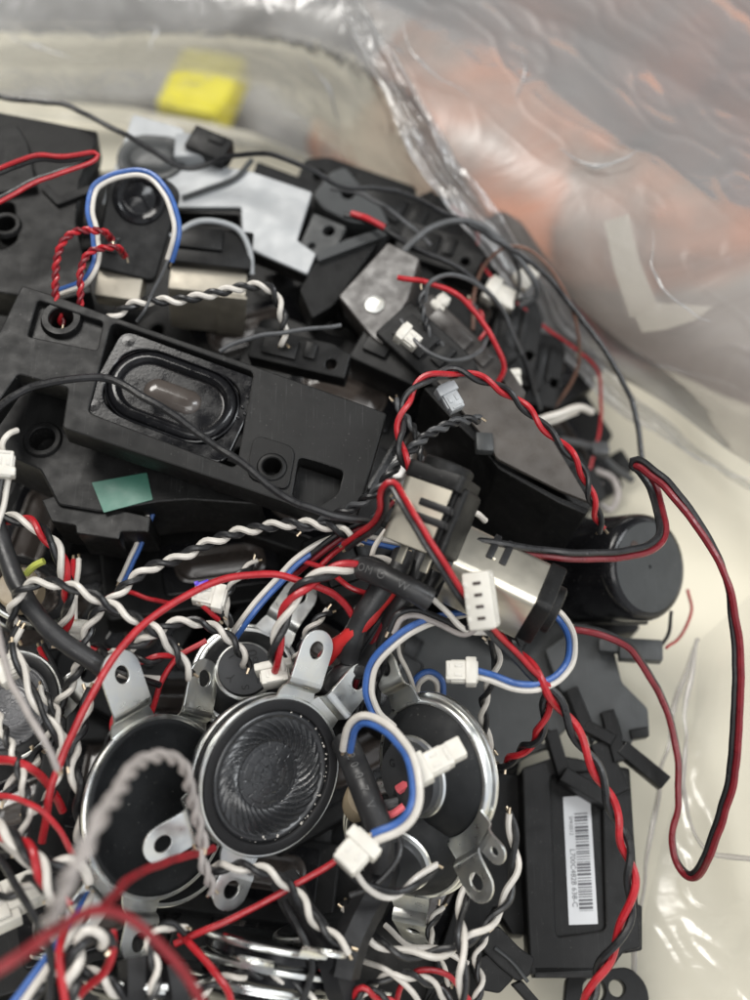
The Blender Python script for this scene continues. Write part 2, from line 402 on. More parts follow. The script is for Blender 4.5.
def round_speaker(M, label, Rr=21, tabs=(70, 250), group='round loudspeakers in the heap', cone='cone', back=False, letters=None, tabkw=None, flat=False, metal='zinc', thick=False):
    root = thing('round_speaker', M, label, 'loudspeaker', group)
    q = MB()
    if back or thick:
        q.lathe([(Rr - 1.4, .5), (Rr - .3, .5), (Rr, .2), (Rr + .1, -.5), (Rr, -1.0), (Rr - .5, -1.3), (Rr - .9, -1.3), (Rr - 1.0, -1.9), (Rr - 1.15, -2.6), (Rr - 1.5, -3.1), (Rr - 2.1, -3.3), (Rr - 2.6, -3.2), (Rr - 2.9, -2.8)], 120, M)
    else:
        q.lathe([(Rr - 2.0, .3), (Rr - 1.1, .8), (Rr - .35, .8), (Rr, .45), (Rr + .05, -.2), (Rr - .2, -.7), (Rr - .8, -.9), (Rr - 1.6, -.9)], 120, M)
    q.build('rim', 'zinc', root)
    q = MB(); q.lathe(([(Rr - 2.7, -3.0)] if back else [(Rr - 1.2, -.8), (Rr - .9, -2.6), (Rr - 1.6, -3.6)]) + [(Rr - 3.8, -4.3), (Rr * .62, -7.4), (Rr * .5, -8.6), (Rr * .3, -8.8)], 72, M)
    q.build('basket', 'felt' if back else 'gloss', root)
    q = MB(); mr = Rr * .47
    q.lathe([(mr * .98, -8.2), (mr, -8.6), (mr, -11.4), (mr * .96, -11.9), (mr * .5, -12), (0.001, -12)], 64, M)
    mg = q.build('magnet', 'magnet', root)
    q = MB(); q.lathe([(mr * 1.0, -9.9), (mr * 1.1, -9.6), (mr * 1.13, -9.0), (mr * 1.1, -8.5), (mr * 1.0, -8.4)], 64, M); q.build('magnet_cup', 'zinc', root)
    if letters:
        q = MB()
        for (ch, x, y, sz, rot) in letters:
            v, f = text_mesh(ch, sz, .12); q.add(v, f, M @ T3(x, y, -12.05) @ RX(180) @ RZ(rot))
        q.build('lettering', 'emb', mg)
    if flat:
        q = MB(); q.lathe([(Rr - 1.2, .7), (Rr - 1.8, 1.0), (Rr - 2.6, .9), (Rr - 3.4, .2), (Rr * .55, -.5), (Rr * .5, -.4), (.001, -.2)], 96, M); q.build('cone', 'felt', root)
    elif not back:
        q = MB(); q.lathe([(Rr - .8, .76), (Rr - 1.1, 1.3), (Rr - 2.9, 1.45), (Rr - 3.5, 1.1), (Rr - 3.8, .2)], 96, M); q.build('gasket', 'rubber', root)
        q = MB(); swirl_cone(q, Rr - 3.6, M); q.build('cone', cone, root, angle=60)
        q = MB(); rg = random.Random(int(Rr * 10))
        for k in range(46):
            a = rg.gauss(-.6, .9); rr_ = Rr - 3.9 - abs(rg.gauss(0, .5)); z_ = .35 + rg.random() * .4; d = .1 + rg.random() ** 3 * .28
            q.box((0, 0, 0), (d * 2, d * 1.4, d), .04, M @ T3(rr_ * math.cos(a), rr_ * math.sin(a), z_) @ RZ(rg.random() * 360))
        q.build('glue_specks', 'wW' if 'front' in label else 'rubber', root)
    else:
        q = MB(); q.lathe([(Rr - 2.0, .5), (Rr * .5, .3), (.001, .3)], 64, M); q.build('cone', 'felt', root)
    for a in tabs:
        kw = dict(tabkw or {})
        if isinstance(a, tuple): kw.update(a[1]); a = a[0]
        q = MB(); MM = M @ (T3(0, 0, -3.4) @ RX(180) if back else Matrix.Identity(4))
        tab_mesh(q, a, Rr, M=MM, **kw); q.build('mounting_tab', 'zinc', root, angle=30)
    return root

# ================================================================== SETTING
FLOOR = -42.0
def sheet(nx, ny, fn):
    mb = MB(); v = [fn(i / nx, j / ny) for j in range(ny + 1) for i in range(nx + 1)]
    f = [(j * (nx + 1) + i, j * (nx + 1) + i + 1, (j + 1) * (nx + 1) + i + 1, (j + 1) * (nx + 1) + i) for j in range(ny) for i in range(nx)]
    return mb.add(v, f)
def floor_fn(u, v):
    x, y = (u - .5) * 900, -320 + v * 1300
    z = FLOOR + 3.0 * noise.noise(Vector((x * .006, y * .006, 0))) 
    rg = 1 - abs(noise.noise(Vector((x * .012 + y * .007, (y * .010 - x * .006) , 4)))) * 6
    z += max(0, rg) * 2.2
    if y < 260: z += max(0, x - 70) * .22 * max(0, min(1, (230 - y) / 120))
    return Vector((x, y, z))
def edge_y(x):
    k = [(P(a, b, FLOOR).x, P(a, b, FLOOR).y) for a, b in ((-200, 92), (0, 96), (130, 108), (250, 135), (400, 200), (560, 335), (700, 410), (850, 480))]
    if x <= k[0][0]: return k[0][1]
    for (x0, y0), (x1, y1) in zip(k, k[1:]):
        if x <= x1: return y0 + (y1 - y0) * (x - x0) / (x1 - x0)
    return k[-1][1]
def floor2(u, v):
    p = floor_fn(u, 0); x = p.x; y = -320 + v * (edge_y(x) + 320); q_ = floor_fn(u, (y + 320) / 1300)
    return Vector((x, y, q_.z))
tag(sheet(220, 260, floor2).build('tabletop', 'cream', M=Matrix.Identity(4), angle=80), 'cream packing board under the heap', 'board', kind='structure')
q = MB(); q.box((100, 500, -300), (2600, 2400, 10), 0)
tag(q.build('workbench', 'bench', M=Matrix.Identity(4)), 'grey brown workbench far below and behind', 'bench', kind='structure')
# distant darker board behind the cream one
q = MB(); q.box((P(180, 20, -230).x, P(180, 20, -230).y + 120, -240), (1100, 420, 30), 8)
tag(q.build('equipment_mat', 'darkstuff'), 'dark grey mat lying beyond the cream board at the back', 'mat')
q = MB(); M = Matrix.Translation(P(203, 88, -120)) @ RZ(-14); q.box((0, 0, -4), (40, 50, 22), 4, M); q.box((4, -22, 2), (30, 12, 14), 3, M)
tag(q.build('yellow_block', 'yellow', M=M), 'bright yellow block lying out of focus behind the heap', 'block')

def lump(name, px, py, z, sx, sy, sz, rot, label, m, cat='wrapping', group=None):
    c = P(px, py, z); v = []; f = []; nu, nv = 64, 32
    for j in range(nv + 1):
        for i in range(nu):
            a, b = 2 * math.pi * i / nu, math.pi * j / nv
            d = Vector((math.cos(a) * math.sin(b), math.sin(a) * math.sin(b), math.cos(b)))
            k = 1 + .30 * noise.noise(d * 1.5 + c * .01) + .12 * abs(noise.noise(d * 4 + c * .02))
            v.append(Vector((d.x * sx * k, d.y * sy * k, d.z * sz * k)))
    for j in range(nv):
        for i in range(nu): f.append((j * nu + i, j * nu + (i + 1) % nu, (j + 1) * nu + (i + 1) % nu, (j + 1) * nu + i))
    M = Matrix.Translation(c) @ RZ(rot); mb = MB().add(v, f, M)
    return tag(mb.build(name, m, M=M, angle=180), label, cat, group)
g_w = 'orange brown stand-in lumps behind the clear film'  # lumps added to give the orange reflection blur of the film
lump('blur_lump', 560, 90, -200, 190, 90, 70, 30, 'largest orange brown stand-in lump in the upper right behind the film', 'orange', 'bundle', g_w)
lump('blur_lump', 505, 190, -190, 60, 80, 50, -30, 'orange brown stand-in lump just right of the film seam', 'orange', 'bundle', g_w)
lump('blur_lump', 400, 170, -190, 50, 80, 40, 10, 'pinkish brown stand-in lump directly behind the heap of speakers', 'orange', 'bundle', g_w)
lump('blur_lump', 690, 200, -190, 110, 50, 50, 15, 'low orange brown stand-in lump near the right edge behind film', 'orange', 'bundle', g_w)
lump('blur_lump', 350, 75, -200, 80, 110, 50, 0, 'farthest grey brown stand-in lump at the top of the view', 'darkstuff', 'bundle', g_w)

# ------------------------------------------------------------------ clear plastic film
def film_mat(name, haze, dens_noise=.02, bump=.8, bs=.05, rough=.14, hz=(.62, .62, .62), gl=.10):
    m = bpy.data.materials.new(name); m.use_nodes = True; nt = m.node_tree; N, L = nt.nodes, nt.links
    N.remove(N['Principled BSDF']); out = N['Material Output']; tc = N.new('ShaderNodeTexCoord')
    def noi(sc, det, dist=0):
        n = N.new('ShaderNodeTexNoise'); n.inputs['Scale'].default_value = sc * 1000; n.inputs['Detail'].default_value = det; n.inputs['Distortion'].default_value = dist
        L.new(tc.outputs['Object'], n.inputs['Vector']); return n
    tr = N.new('ShaderNodeBsdfTransparent'); tr.inputs[0].default_value = (.97, .97, .97, 1)
    df = N.new('ShaderNodeBsdfDiffuse'); df.inputs[0].default_value = (*hz, 1)
    tl = N.new('ShaderNodeBsdfTranslucent'); tl.inputs[0].default_value = (*hz, 1)
    ml = N.new('ShaderNodeMixShader'); ml.inputs[0].default_value = .5; L.new(df.outputs[0], ml.inputs[1]); L.new(tl.outputs[0], ml.inputs[2])
    n1 = noi(dens_noise, 4, 1.5); mr = N.new('ShaderNodeMapRange'); mr.inputs[1].default_value = .3; mr.inputs[2].default_value = .7
    mr.inputs[3].default_value = haze * .6; mr.inputs[4].default_value = haze * 1.5; L.new(n1.outputs[0], mr.inputs[0])
    m1 = N.new('ShaderNodeMixShader'); L.new(mr.outputs[0], m1.inputs[0]); L.new(tr.outputs[0], m1.inputs[1]); L.new(ml.outputs[0], m1.inputs[2])
    gs = N.new('ShaderNodeBsdfGlossy'); gs.inputs['Roughness'].default_value = rough; gs.inputs[0].default_value = (1, 1, 1, 1)
    lw = N.new('ShaderNodeLayerWeight'); lw.inputs[0].default_value = .22; mm = N.new('ShaderNodeMath'); mm.operation = 'MULTIPLY_ADD'
    mm.inputs[1].default_value = .7; mm.inputs[2].default_value = gl; L.new(lw.outputs['Fresnel'], mm.inputs[0])
    m2 = N.new('ShaderNodeMixShader'); L.new(mm.outputs[0], m2.inputs[0]); L.new(m1.outputs[0], m2.inputs[1]); L.new(gs.outputs[0], m2.inputs[2])
    b1 = noi(bs, 5, 2.0); bp = N.new('ShaderNodeBump'); bp.inputs['Strength'].default_value = bump; bp.inputs['Distance'].default_value = .003
    L.new(b1.outputs[0], bp.inputs['Height']); L.new(bp.outputs[0], gs.inputs['Normal']); L.new(bp.outputs[0], lw.inputs['Normal']); L.new(bp.outputs[0], df.inputs['Normal'])
    L.new(m2.outputs[0], out.inputs[0]); MT[name] = m
film_mat('film', .24, bump=.5, bs=.045, rough=.24, hz=(.46, .46, .44)); film_mat('film_thick', .45, rough=.36, gl=.07, bump=.2, bs=.02, hz=(.54, .495, .46)); film_mat('film_clear', .05, rough=.16, gl=.05, bs=.02, bump=.3); film_mat('film_seam', .42, rough=.34, gl=.12, bump=.5, bs=.05)
def ridged(p, s_, seed, k=5):
    return max(0, 1 - k * abs(noise.noise(p * s_ + Vector((seed, seed * 1.7, 0)))))
def film(rows, nx, ny, amp, seed, sc=.02):
    """rows: grid of (px,py,z) control points, bilinear-smooth"""
    G = [[P(*c) for c in r_] for r_ in rows]; cr = [smooth_n(r_, nx) for r_ in G]
    colsx = [smooth_n([cr[j][i] for j in range(len(cr))], ny) for i in range(nx + 1)]
    mb = MB(); v = []
    for j in range(ny + 1):
        for i in range(nx + 1):
            p = colsx[i][j]; q_ = Vector((p.x * .80 + p.y * .60, (p.y * .80 - p.x * .60) * .42, p.z * .5))
            d = amp * (noise.noise(q_ * sc + Vector((seed, 0, 0))) * 3 + .5 * ridged(q_, sc * 1.3, seed, 4) + .22 * ridged(q_, sc * 3.1, seed + 4, 6) * max(0, noise.noise(q_ * sc + Vector((7, seed, 1))) * 4) + .15 * ridged(q_, sc * 8.1, seed + 7, 7) * max(0, noise.noise(q_ * sc * .8 + Vector((1, seed, 9))) * 5))
            v.append(p + Vector((-.2, -.35, .9)) * d)
    f = [(j * (nx + 1) + i, j * (nx + 1) + i + 1, (j + 1) * (nx + 1) + i + 1, (j + 1) * (nx + 1) + i) for j in range(ny) for i in range(nx)]
    return mb.add(v, f)
def smooth_n(pts, n):
    p = [pts[0] * 2 - pts[1]] + list(pts) + [pts[-1] * 2 - pts[-2]]; out = []; m = len(pts) - 1
    for k in range(n + 1):
        t = k / n * m; i = min(int(t), m - 1); t -= i; a, b, c, d = p[i:i + 4]
        out.append(.5 * ((2 * b) + (c - a) * t + (2 * a - 5 * b + 4 * c - d) * t * t + (3 * b - a - 3 * c + d) * t ** 3))
    return out
bag = thing('plastic_bag', Matrix.Translation(P(560, 330, 0)), 'clear crinkled plastic bag opened around the heap of speakers', 'plastic bag')
film([[(330, -60, 60), (520, -60, 50), (720, -60, 45), (900, -60, 40)],
      [(400, 70, 55), (540, 90, 52), (720, 90, 48), (900, 90, 45)],
      [(455, 170, 45), (580, 200, 50), (730, 220, 50), (900, 230, 48)],
      [(520, 270, 25), (610, 320, 32), (740, 350, 40), (900, 370, 45)],
      [(570, 350, -5), (660, 400, 5), (760, 470, 12), (900, 520, 20)]], 160, 160, 2.6, 21, .011).build('film_panel', 'film_thick', bag, angle=75)
film([[(-90, -70, 40), (100, -70, 40), (250, -70, 45), (370, -60, 50)],
      [(-90, 20, 20), (100, 22, 22), (260, 25, 30), (400, 60, 45)],
      [(-90, 70, -10), (100, 70, -10), (280, 80, -5), (450, 150, 20)],
      [(-90, 105, -32), (100, 108, -32), (300, 130, -28), (520, 270, -20)], [(-90, 118, -38), (100, 125, -38), (330, 170, -36), (540, 300, -26)]], 160, 90, 2.0, 8, .012).build('film_panel', 'film', bag, angle=75)
film([[(700, 640, -20), (745, 600, -10), (800, 560, 0), (900, 520, 10)],
      [(690, 740, -22), (735, 730, -14), (800, 720, 0), (900, 700, 10)],
      [(665, 830, -24), (720, 850, -16), (800, 850, 0), (900, 850, 10)],
      [(640, 940, -26), (710, 960, -18), (800, 960, -4), (900, 960, 8)],
      [(630, 1060, -28), (700, 1070, -18), (800, 1080, -5), (900, 1080, 5)]], 120, 160, 1.4, 12, .016).build('film_panel', 'film_clear', bag, angle=75)
# the heavy folded seam of the bag
seam = [(330, -30, 60), (352, 8, 60), (380, 55, 58), (410, 105, 54), (445, 165, 47), (490, 225, 38), (530, 285, 25), (565, 335, 8), (620, 395, -4), (700, 455, -2), (780, 505, 4)]
for k, (dx, dy, dz, rr) in enumerate([(0, 0, 2, 1.9), (9, 3, 4, 1.5), (-8, 5, -1, 1.3), (-17, 11, -4, 1.0)]):
    if k: continue
sp = smooth_path([P(*c) for c in seam], 1.2, .4, 5); T_ = tangents(sp)
mb = MB(); v = []; NW = 26
for i, p in enumerate(sp):
    sd = T_[i].cross(FWD).normalized(); t = i / (len(sp) - 1); w = (13 * math.sin(min(1, t * 1.15) * math.pi) ** .6 + 3) * .8 * (1 + .25 * noise.noise(Vector((i * .05, 1, 1))))
    for k in range(NW + 1):
        s_ = k / NW - .35; h = 1.7 * math.sin(k / NW * 9.0 + 2.5 * noise.noise(Vector((i * .02, k * .05, 3)))) * (1 - abs(s_) * .8) + 2.0 * ridged(Vector((i * .5, k * 2.0, 0)), .09, 2, 3)
        v.append(p - sd * s_ * w - FWD * (h + 1.5))
mb.add(v, [(i * (NW + 1) + k, i * (NW + 1) + k + 1, (i + 1) * (NW + 1) + k + 1, (i + 1) * (NW + 1) + k) for i in range(len(sp) - 1) for k in range(NW)])
sm = mb.build('folded_seam', 'film_seam', bag, angle=70)
# creased loose fold at the right
for pts_, nm in ([[(698, 640, -8), (690, 690, -8), (686, 740, -8), (684, 790, -9), (692, 830, -10), (715, 853, -8), (770, 862, -4)], 'fold_glint_ridge'],
                 [[(700, 640, -12), (672, 720, -14), (655, 800, -18), (640, 900, -20), (632, 1010, -22)], 'fold_glint_ridge']):
    sp = smooth_path([P(*c) for c in pts_], 1.2, .5, 2); MB().tube(sp, lambda t: .55 + .35 * math.sin(t * 9) ** 2, 8).build(nm, 'film_thick', bag)
for k, c_ in enumerate([[(518, 48, 52), (524, 72, 52), (517, 102, 50)], [(655, 232, 46), (650, 262, 46), (664, 292, 46), (690, 312, 44), (714, 322, 42)],
        [(10, 38, 20), (40, 46, 20), (70, 60, 18)], [(146, 24, 26), (158, 30, 26), (150, 50, 24)], [(280, 112, 4), (298, 116, 4), (316, 128, 2)], [(590, 346, 10), (640, 362, 14), (700, 372, 16), (760, 400, 18)],
        [(655, 420, 4), (700, 460, 2), (760, 480, 6)], [(400, 20, 62), (420, 60, 58), (470, 100, 52)], [(560, 150, 52), (600, 170, 52), (640, 150, 54)], [(300, 60, 34), (330, 90, 28), (340, 130, 16)]]):
    sp = smooth_path([P(a, b, z + 2) for a, b, z in c_], 1.0, .8, k); w0 = .75 if k in (2, 8, 9) else .42
    MB().tube(sp, lambda t: .1 + w0 * math.sin(t * math.pi) ** 1.5 * (.7 + .3 * math.sin(t * 17)), 8).build('fold_glint_ridge', 'film_seam', bag)  # thin pale tubes shaped as the bright glints along film creases
# cream paper flap caught behind the film
pl = Pl(630, 280, 30, (-.2, -.5, .8)); mb = MB()
mb.plate([pl.uv(*c) for c in ((604, 222), (628, 214), (640, 262), (658, 306), (630, 318), (614, 270))], th=.5, bev=.1, M=pl.M)
mb.plate([pl.uv(*c) for c in ((634, 316), (656, 303), (712, 307), (696, 320), (665, 330), (642, 333))], th=.5, bev=.1, M=pl.M @ T3(0, 0, 1.2))
tag(mb.build('paper_flap', 'flap', M=pl.M), 'folded cream paper strip showing through film at upper right', 'paper')

# ================================================================== ENCLOSURES
GM = 'black speaker enclosures in the heap'
def px2(pl, pts, r=1.2): return rpoly([(*pl.uv(p[0], p[1]), *(p[2:] if len(p) > 2 else ())) for p in pts], r)
def rootp(name, pl, label, cat='speaker enclosure', group=None): return thing(name, pl.M, label, cat, group)
def boss(root, pl, px, py, ro, ri, h=1.2, off=0, m='black', name='screw_boss', deep=6):
    u, v = pl.uv(px, py, off); q = MB()
    q.lathe([(ro + .4, off - .2), (ro, off + h * .7), (ro - .3, off + h), (ri + .3, off + h), (ri, off + h - .3), (ri * .92, off - deep), (.001, off - deep)], 36, pl.M @ T3(u, v))
    return q.build(name, m, root)
# --- filler enclosures added to darken gaps deep in the heap (one kind, copied)
def make_box():
    M = Matrix.Identity(4); r0 = thing('speaker_enclosure', M, 'x', 'speaker enclosure', GM)
    q = MB(); q.plate(rpoly([(-30, -16), (30, -16), (30, 9), (14, 9), (12, 16), (-22, 16), (-30, 12)], 2), [circ(-23, 8, 2, 20)], 13, .7, M); q.box((22, 12, -3), (9, 8, 5), .5, M); q.build('housing', 'black', r0)
    q = MB(); q.plate(rpoly([(-12, -11), (24, -11), (24, 6), (-12, 6)], 2), [rpoly([(-8, -7.5), (20, -7.5), (20, 3), (-8, 3)], 5, 8)], 1.8, .3, M, top=1.4); q.build('driver_frame', 'gloss', r0)
    q = MB(); q.stadium([(6.4, .4), (6.0, 1.2), (5.0, 1.6), (4.2, 1.0), (3.6, .4), (2.6, .7), (1.2, 1.3), (0.2, 1.5)], 8.5, 12, M @ T3(6, -2.3)); q.build('driver_membrane', 'smoked', r0)
    return r0
BX = make_box()
spots = [  # px, py, z, lean, tilt, spin, label
    (60, 640, -8, 90, 30, 40, 'black enclosure buried under the white and black wires at left'),
    (330, 640, 0, 60, 35, -30, 'black enclosure buried under the heat shrink bundle'),
    (200, 560, 12, 90, 40, 8, 'black enclosure deep below the green taped one'),
    (90, 790, -14, 90, 25, 80, 'black enclosure behind the lower left wire tangle'),
    (240, 860, -20, 90, 20, -10, 'black enclosure at the bottom under the edge-on round speakers'),
    (420, 900, -20, 100, 25, 60, 'black enclosure under the tab of the lower round speaker'),
    (60, 920, -22, 90, 20, 10, 'black enclosure at the lower left corner under blurred red wire'),
    (430, 720, -16, 60, 25, -60, 'black enclosure behind the back-turned round speaker'),
    (330, 380, 28, 90, 45, -25, 'black enclosure tucked behind the long oval speaker module'),
    (230, 330, 22, 100, 45, 20, 'black enclosure in the shadow below the metal sided box'),
    (430, 330, 26, 80, 45, -50, 'black enclosure in the gap right of the brown topped box'),
    (400, 470, 22, 60, 40, 60, 'black enclosure in the dark hollow above the power jacks'),
    (30, 210, 20, 100, 45, 5, 'black enclosure under the upper left plate'),
    (530, 330, 2, 60, 45, -60, 'black enclosure behind the thin red wires at upper right'),
    (390, 250, 14, 80, 50, 30, 'black enclosure behind the grey pierced ear'),
    (470, 560, 5, 40, 35, -35, 'black enclosure in the dark under the right power jack'),
    (540, 600, -10, 60, 35, 15, 'black enclosure between the jack and the round canister'),
    (340, 760, -16, 60, 25, 30, 'black enclosure behind the front round speaker'),
    (330, 960, -26, 90, 10, 10, 'black enclosure at the bottom edge under black straps'),
    (20, 545, 6, 60, 20, 70, 'black enclosure below the white plug at the left edge'),
    (30, 620, 4, 100, 10, 15, 'black enclosure under the thick black sleeve at the left edge'),
    (10, 800, -16, 90, 10, 20, 'black enclosure below the grey coned speaker at the left edge'),
    (230, 930, -26, 90, 10, 70, 'black enclosure under the lower end of the edge-on stack'),
    (0, 480, 10, 90, 20, 60, 'black enclosure cut by the left edge beside the taped one'),
    (140, 620, 2, 80, 20, 60, 'black enclosure beneath the big red wire at left'),
    (300, 500, 22, 90, 30, -20, 'black enclosure in shadow under the right end of the oval module'),
    (372, 215, 22, 80, 40, -20, 'black enclosure at the back between the pale plate and the dark cables'),
    (520, 290, 2, 60, 40, -60, 'black enclosure at the upper right rim of the heap'),
    (560, 430, -22, 60, 30, -60, 'black enclosure in shadow at the right of the shiny lidded one'),
    (440, 290, 20, 80, 40, -30, 'black enclosure under the bright red wire at upper right'),
    (165, 690, -14, 60, 30, 0, 'black enclosure under the two upper left mounting tabs'),
]
first = True
for (a, b, z, ln, tl, spn, lb) in spots:
    M = frame(a, b, z, ln, tl * .6, spn)
    if first: BX.matrix_world = scaled(M); BX['label'] = lb; first = False
    else: copy_tree(BX, M, lb)

pl = Pl(250, 700, -30, (0, 0, 1)); r0 = rootp('gap_shade_panel', pl, 'broad flat black panel added at the very bottom to darken gaps in the heap', 'panel')
q = MB(); q.plate(px2(pl, [(-120, 200), (120, 170), (330, 190), (470, 260), (520, 330), (560, 430), (600, 560), (560, 640), (520, 760), (500, 900), (470, 1060), (-120, 1080)], 5), [], 6, .6, pl.M); q.build('panel_sheet', 'black', r0)  # black sheet added so the gaps read as deep shade
# --- M2: lower enclosure with green tape
pl = Pl(130, 480, 52, (0, -.08, 1)); r0 = rootp('speaker_enclosure', pl, 'black enclosure with green tape lying under the long oval module', group=GM)
q = MB(); q.plate(px2(pl, [(-30, 372), (20, 372), (64, 383), (250, 470), (262, 505), (190, 500), (160, 502), (100, 512), (58, 505), (40, 470), (-30, 440)]), [circ(*pl.uv(43, 440), 3.4)], 24, .6, pl.M); q.build('housing', 'black2', r0)
q = MB(); q.plate(px2(pl, [(40, 498), (60, 492), (90, 488), (96, 503), (150, 515), (148, 530), (120, 530), (118, 538), (75, 532), (74, 524), (50, 520)], .5), [], 16, .4, pl.M, top=-1.2); q.build('end_block', 'black', r0)
boss(r0, pl, 43, 440, 5.4, 3.6, 1.0)
q = MB(); q.plate(px2(pl, [(92, 483), (147, 473), (153, 500), (104, 513)], .2), [], .3, .05, pl.M, top=.35); q.build('green_tape', 'green', r0)
# --- M1: long module with oval driver
n1 = Vector((.08, -.10, 1)); pl = Pl(200, 400, 68, n1)
r0 = rootp('speaker_module', pl, 'long black speaker module with oval driver in the middle left', 'speaker module')
hole1 = px2(pl, [(299, 457), (318, 462), (344, 471), (338, 494), (318, 507), (292, 497)], 1.5)
pocket = px2(pl, [(38, 300), (103, 322), (97, 350), (28, 336)], 1.0)
drv = px2(pl, [(112, 322), (254, 372), (236, 468), (88, 412)], 2)
q = MB(); q.plate(px2(pl, [(22, 285), (60, 297), (106, 314), (130, 322), (250, 364), (387, 413), (372, 466), (354, 524), (300, 508), (240, 487), (62, 428), (68, 388), (18, 374), (-14, 420), (-30, 380), (0, 330)], 1),
                  [hole1, pocket, drv, circ(*pl.uv(272, 467), 3.0)], 9, .45, pl.M); q.build('housing', 'black2', r0)
q = MB(); q.plate(px2(pl, [(34, 296), (107, 320), (100, 354), (24, 340)], 1), [circ(*pl.uv(62, 321, -2.5), 3.0)], 2.5, .3, pl.M, top=-2.2); q.build('ear_floor', 'black', r0)
boss(r0, pl, 62, 321, 5.6, 3.3, 1.8, off=-2.2)
q = MB(); q.plate(px2(pl, [(254, 435, 3), (296, 448, 3), (288, 492, 3), (246, 478, 3)], 3), [circ(*pl.uv(272, 467), 2.5)], 2.2, .3, pl.M, top=.7); q.build('mounting_ear', 'black', r0)
boss(r0, pl, 272, 467, 3.9, 2.6, .5, off=.7, deep=9)
q = MB(); q.plate(px2(pl, [(296, 456), (350, 474), (340, 512), (290, 498)], 1), [], 3, .3, pl.M, top=-5.6); q.build('slot_floor', 'black', r0)
a = pl.uv(100, 366); b = pl.uv(245, 420); ang = math.degrees(math.atan2(b[1] - a[1], b[0] - a[0])); cx, cy = pl.uv(172, 394)
DM = pl.M @ T3(cx, cy, -1.5) @ RZ(ang)
q = MB(); q.plate(rpoly([(-21.5, -14), (21.5, -14), (21.5, 14), (-21.5, 14)], 4), [rpoly([(-18.6, -11.2), (18.6, -11.2), (18.6, 11.2), (-18.6, 11.2)], 11, 10)], 2.2, .4, DM, top=.6)
for sx in (-1, 1):
    for sy in (-1, 1): q.lathe([(2.0, .5), (1.8, .7), (.001, .75)], 16, DM @ T3(sx * 18.4, sy * 11))
for k in range(5): q.box((19.3 + (k % 2) * 1.3, 7.5 - k * 1.7, .8), (.9, .9, .7), .3, DM)
q.build('driver_frame', 'gloss', r0)
q = MB(); q.stadium([(11.8, -.2), (11.6, .8), (11.2, 1.0), (11.0, .2), (10.6, 1.2), (9.6, 1.9), (8.6, 1.9), (7.8, 1.1), (7.4, .2), (7.0, .1)], 7.4, 16, DM); q.build('surround', 'gloss', r0)
q = MB(); q.stadium([(7.1, .15), (6.4, -.4), (4.4, -1.5), (3.7, -1.8), (3.5, -1.2), (3.3, -1.1)], 7.4, 16, DM); q.build('driver_membrane', 'smoked', r0)
q = MB(); q.stadium([(4.2, -1.6), (4.0, -.2), (3.2, .7), (1.6, 1.3), (.1, 1.4)], 4.6, 14, DM); q.build('dust_cap', 'smoked', r0)
# --- M3 upper left plate
pl = Pl(40, 210, 62, (.1, 0, 1)); r0 = rootp('speaker_enclosure', pl, 'flat black enclosure plate with rounded slot at the upper left edge', group=GM)
q = MB(); q.plate(px2(pl, [(-60, 96), (0, 112), (98, 131), (94, 150), (80, 180), (76, 222), (92, 292), (60, 300), (-60, 285)]), [px2(pl, [(-8, 205), (14, 200), (18, 240), (2, 250), (-8, 246)], 3)], 12, .5, pl.M); q.build('housing', 'black', r0)
q = MB(); q.plate(px2(pl, [(-40, 142), (18, 130), (30, 150), (38, 192), (-40, 205)], 1), [], 3, .4, pl.M, top=2.6); q.build('raised_lid', 'black2', r0)
q = MB(); q.plate(px2(pl, [(46, 186), (60, 200), (90, 188), (92, 195), (58, 208), (42, 192)], .5), [], 2, .3, pl.M, top=1.5); q.build('rib', 'black2', r0)
boss(r0, pl, 6, 226, 4.6, 3.0, 1.2)
# --- M4 pale grey module
pl = Pl(240, 210, 48, (-.05, -.1, 1)); r0 = rootp('speaker_module', pl, 'pale grey metal faced speaker module at the top of the heap', 'speaker module')
q = MB(); q.plate(px2(pl, [(133, 114, 1), (182, 128), (190, 142), (215, 165), (250, 171), (312, 192), (297, 240), (316, 254), (307, 274), (243, 246), (241, 207), (170, 207), (102, 204)], .8), [], 1.4, .3, pl.M); q.build('face_plate', 'pgrey', r0)
q = MB(); q.plate(px2(pl, [(133, 116), (182, 131), (210, 172), (250, 174), (310, 194), (296, 242), (313, 257), (306, 272), (243, 246), (238, 212), (170, 209), (104, 206)], .8), [], 7, .3, pl.M, top=-1.45); q.build('housing', 'black', r0)
q = MB(); q.plate(px2(pl, [(313, 208), (346, 222), (336, 243), (312, 252), (297, 243)], 1), [circ(*pl.uv(328, 226), 2.0), circ(*pl.uv(311, 241), 1.2)], 2, .3, pl.M, top=-2.5); q.build('pierced_ear', 'grey', r0)
q = MB(); M = pl.M @ T3(*pl.uv(152, 158)) @ RZ(-8)
q.stadium([(9.2, .1), (8.8, 1.0), (7.6, 1.2), (6.4, .6), (5.6, .3), (5.2, .9), (3.8, 1.4), (2.2, 1.6), (.2, 1.7)], 3, 14, M); q.build('oval_driver', 'grey', r0)
q = MB(); q.box((*pl.uv(196, 153), 2), (13, 10, 5), .8, pl.M); q.lathe([(2.2, 4.4), (2, 5), (1, 5), (.9, 4.2)], 20, pl.M @ T3(*pl.uv(192, 156))); q.build('raised_step', 'pgrey', r0)
q = MB()
sp_ = smooth_path([pl.hit(182, 198, .9), pl.hit(205, 190, .9), pl.hit(235, 178, .9), pl.hit(252, 160, .9)], 1); q.tube(sp_, .9); q.build('groove_ridge', 'grey', r0)
M = frame(210, 150, 52, 100, 35, -30); q = MB(); q.box((0, 0, 0), (14, 9, 9), .7, M); q.box((2, 2, 4.8), (5, 3, 1), .3, M); tag(q.build('clip_block', 'black2', M=M), 'small black clip block perched behind the pale grey module', 'clip')
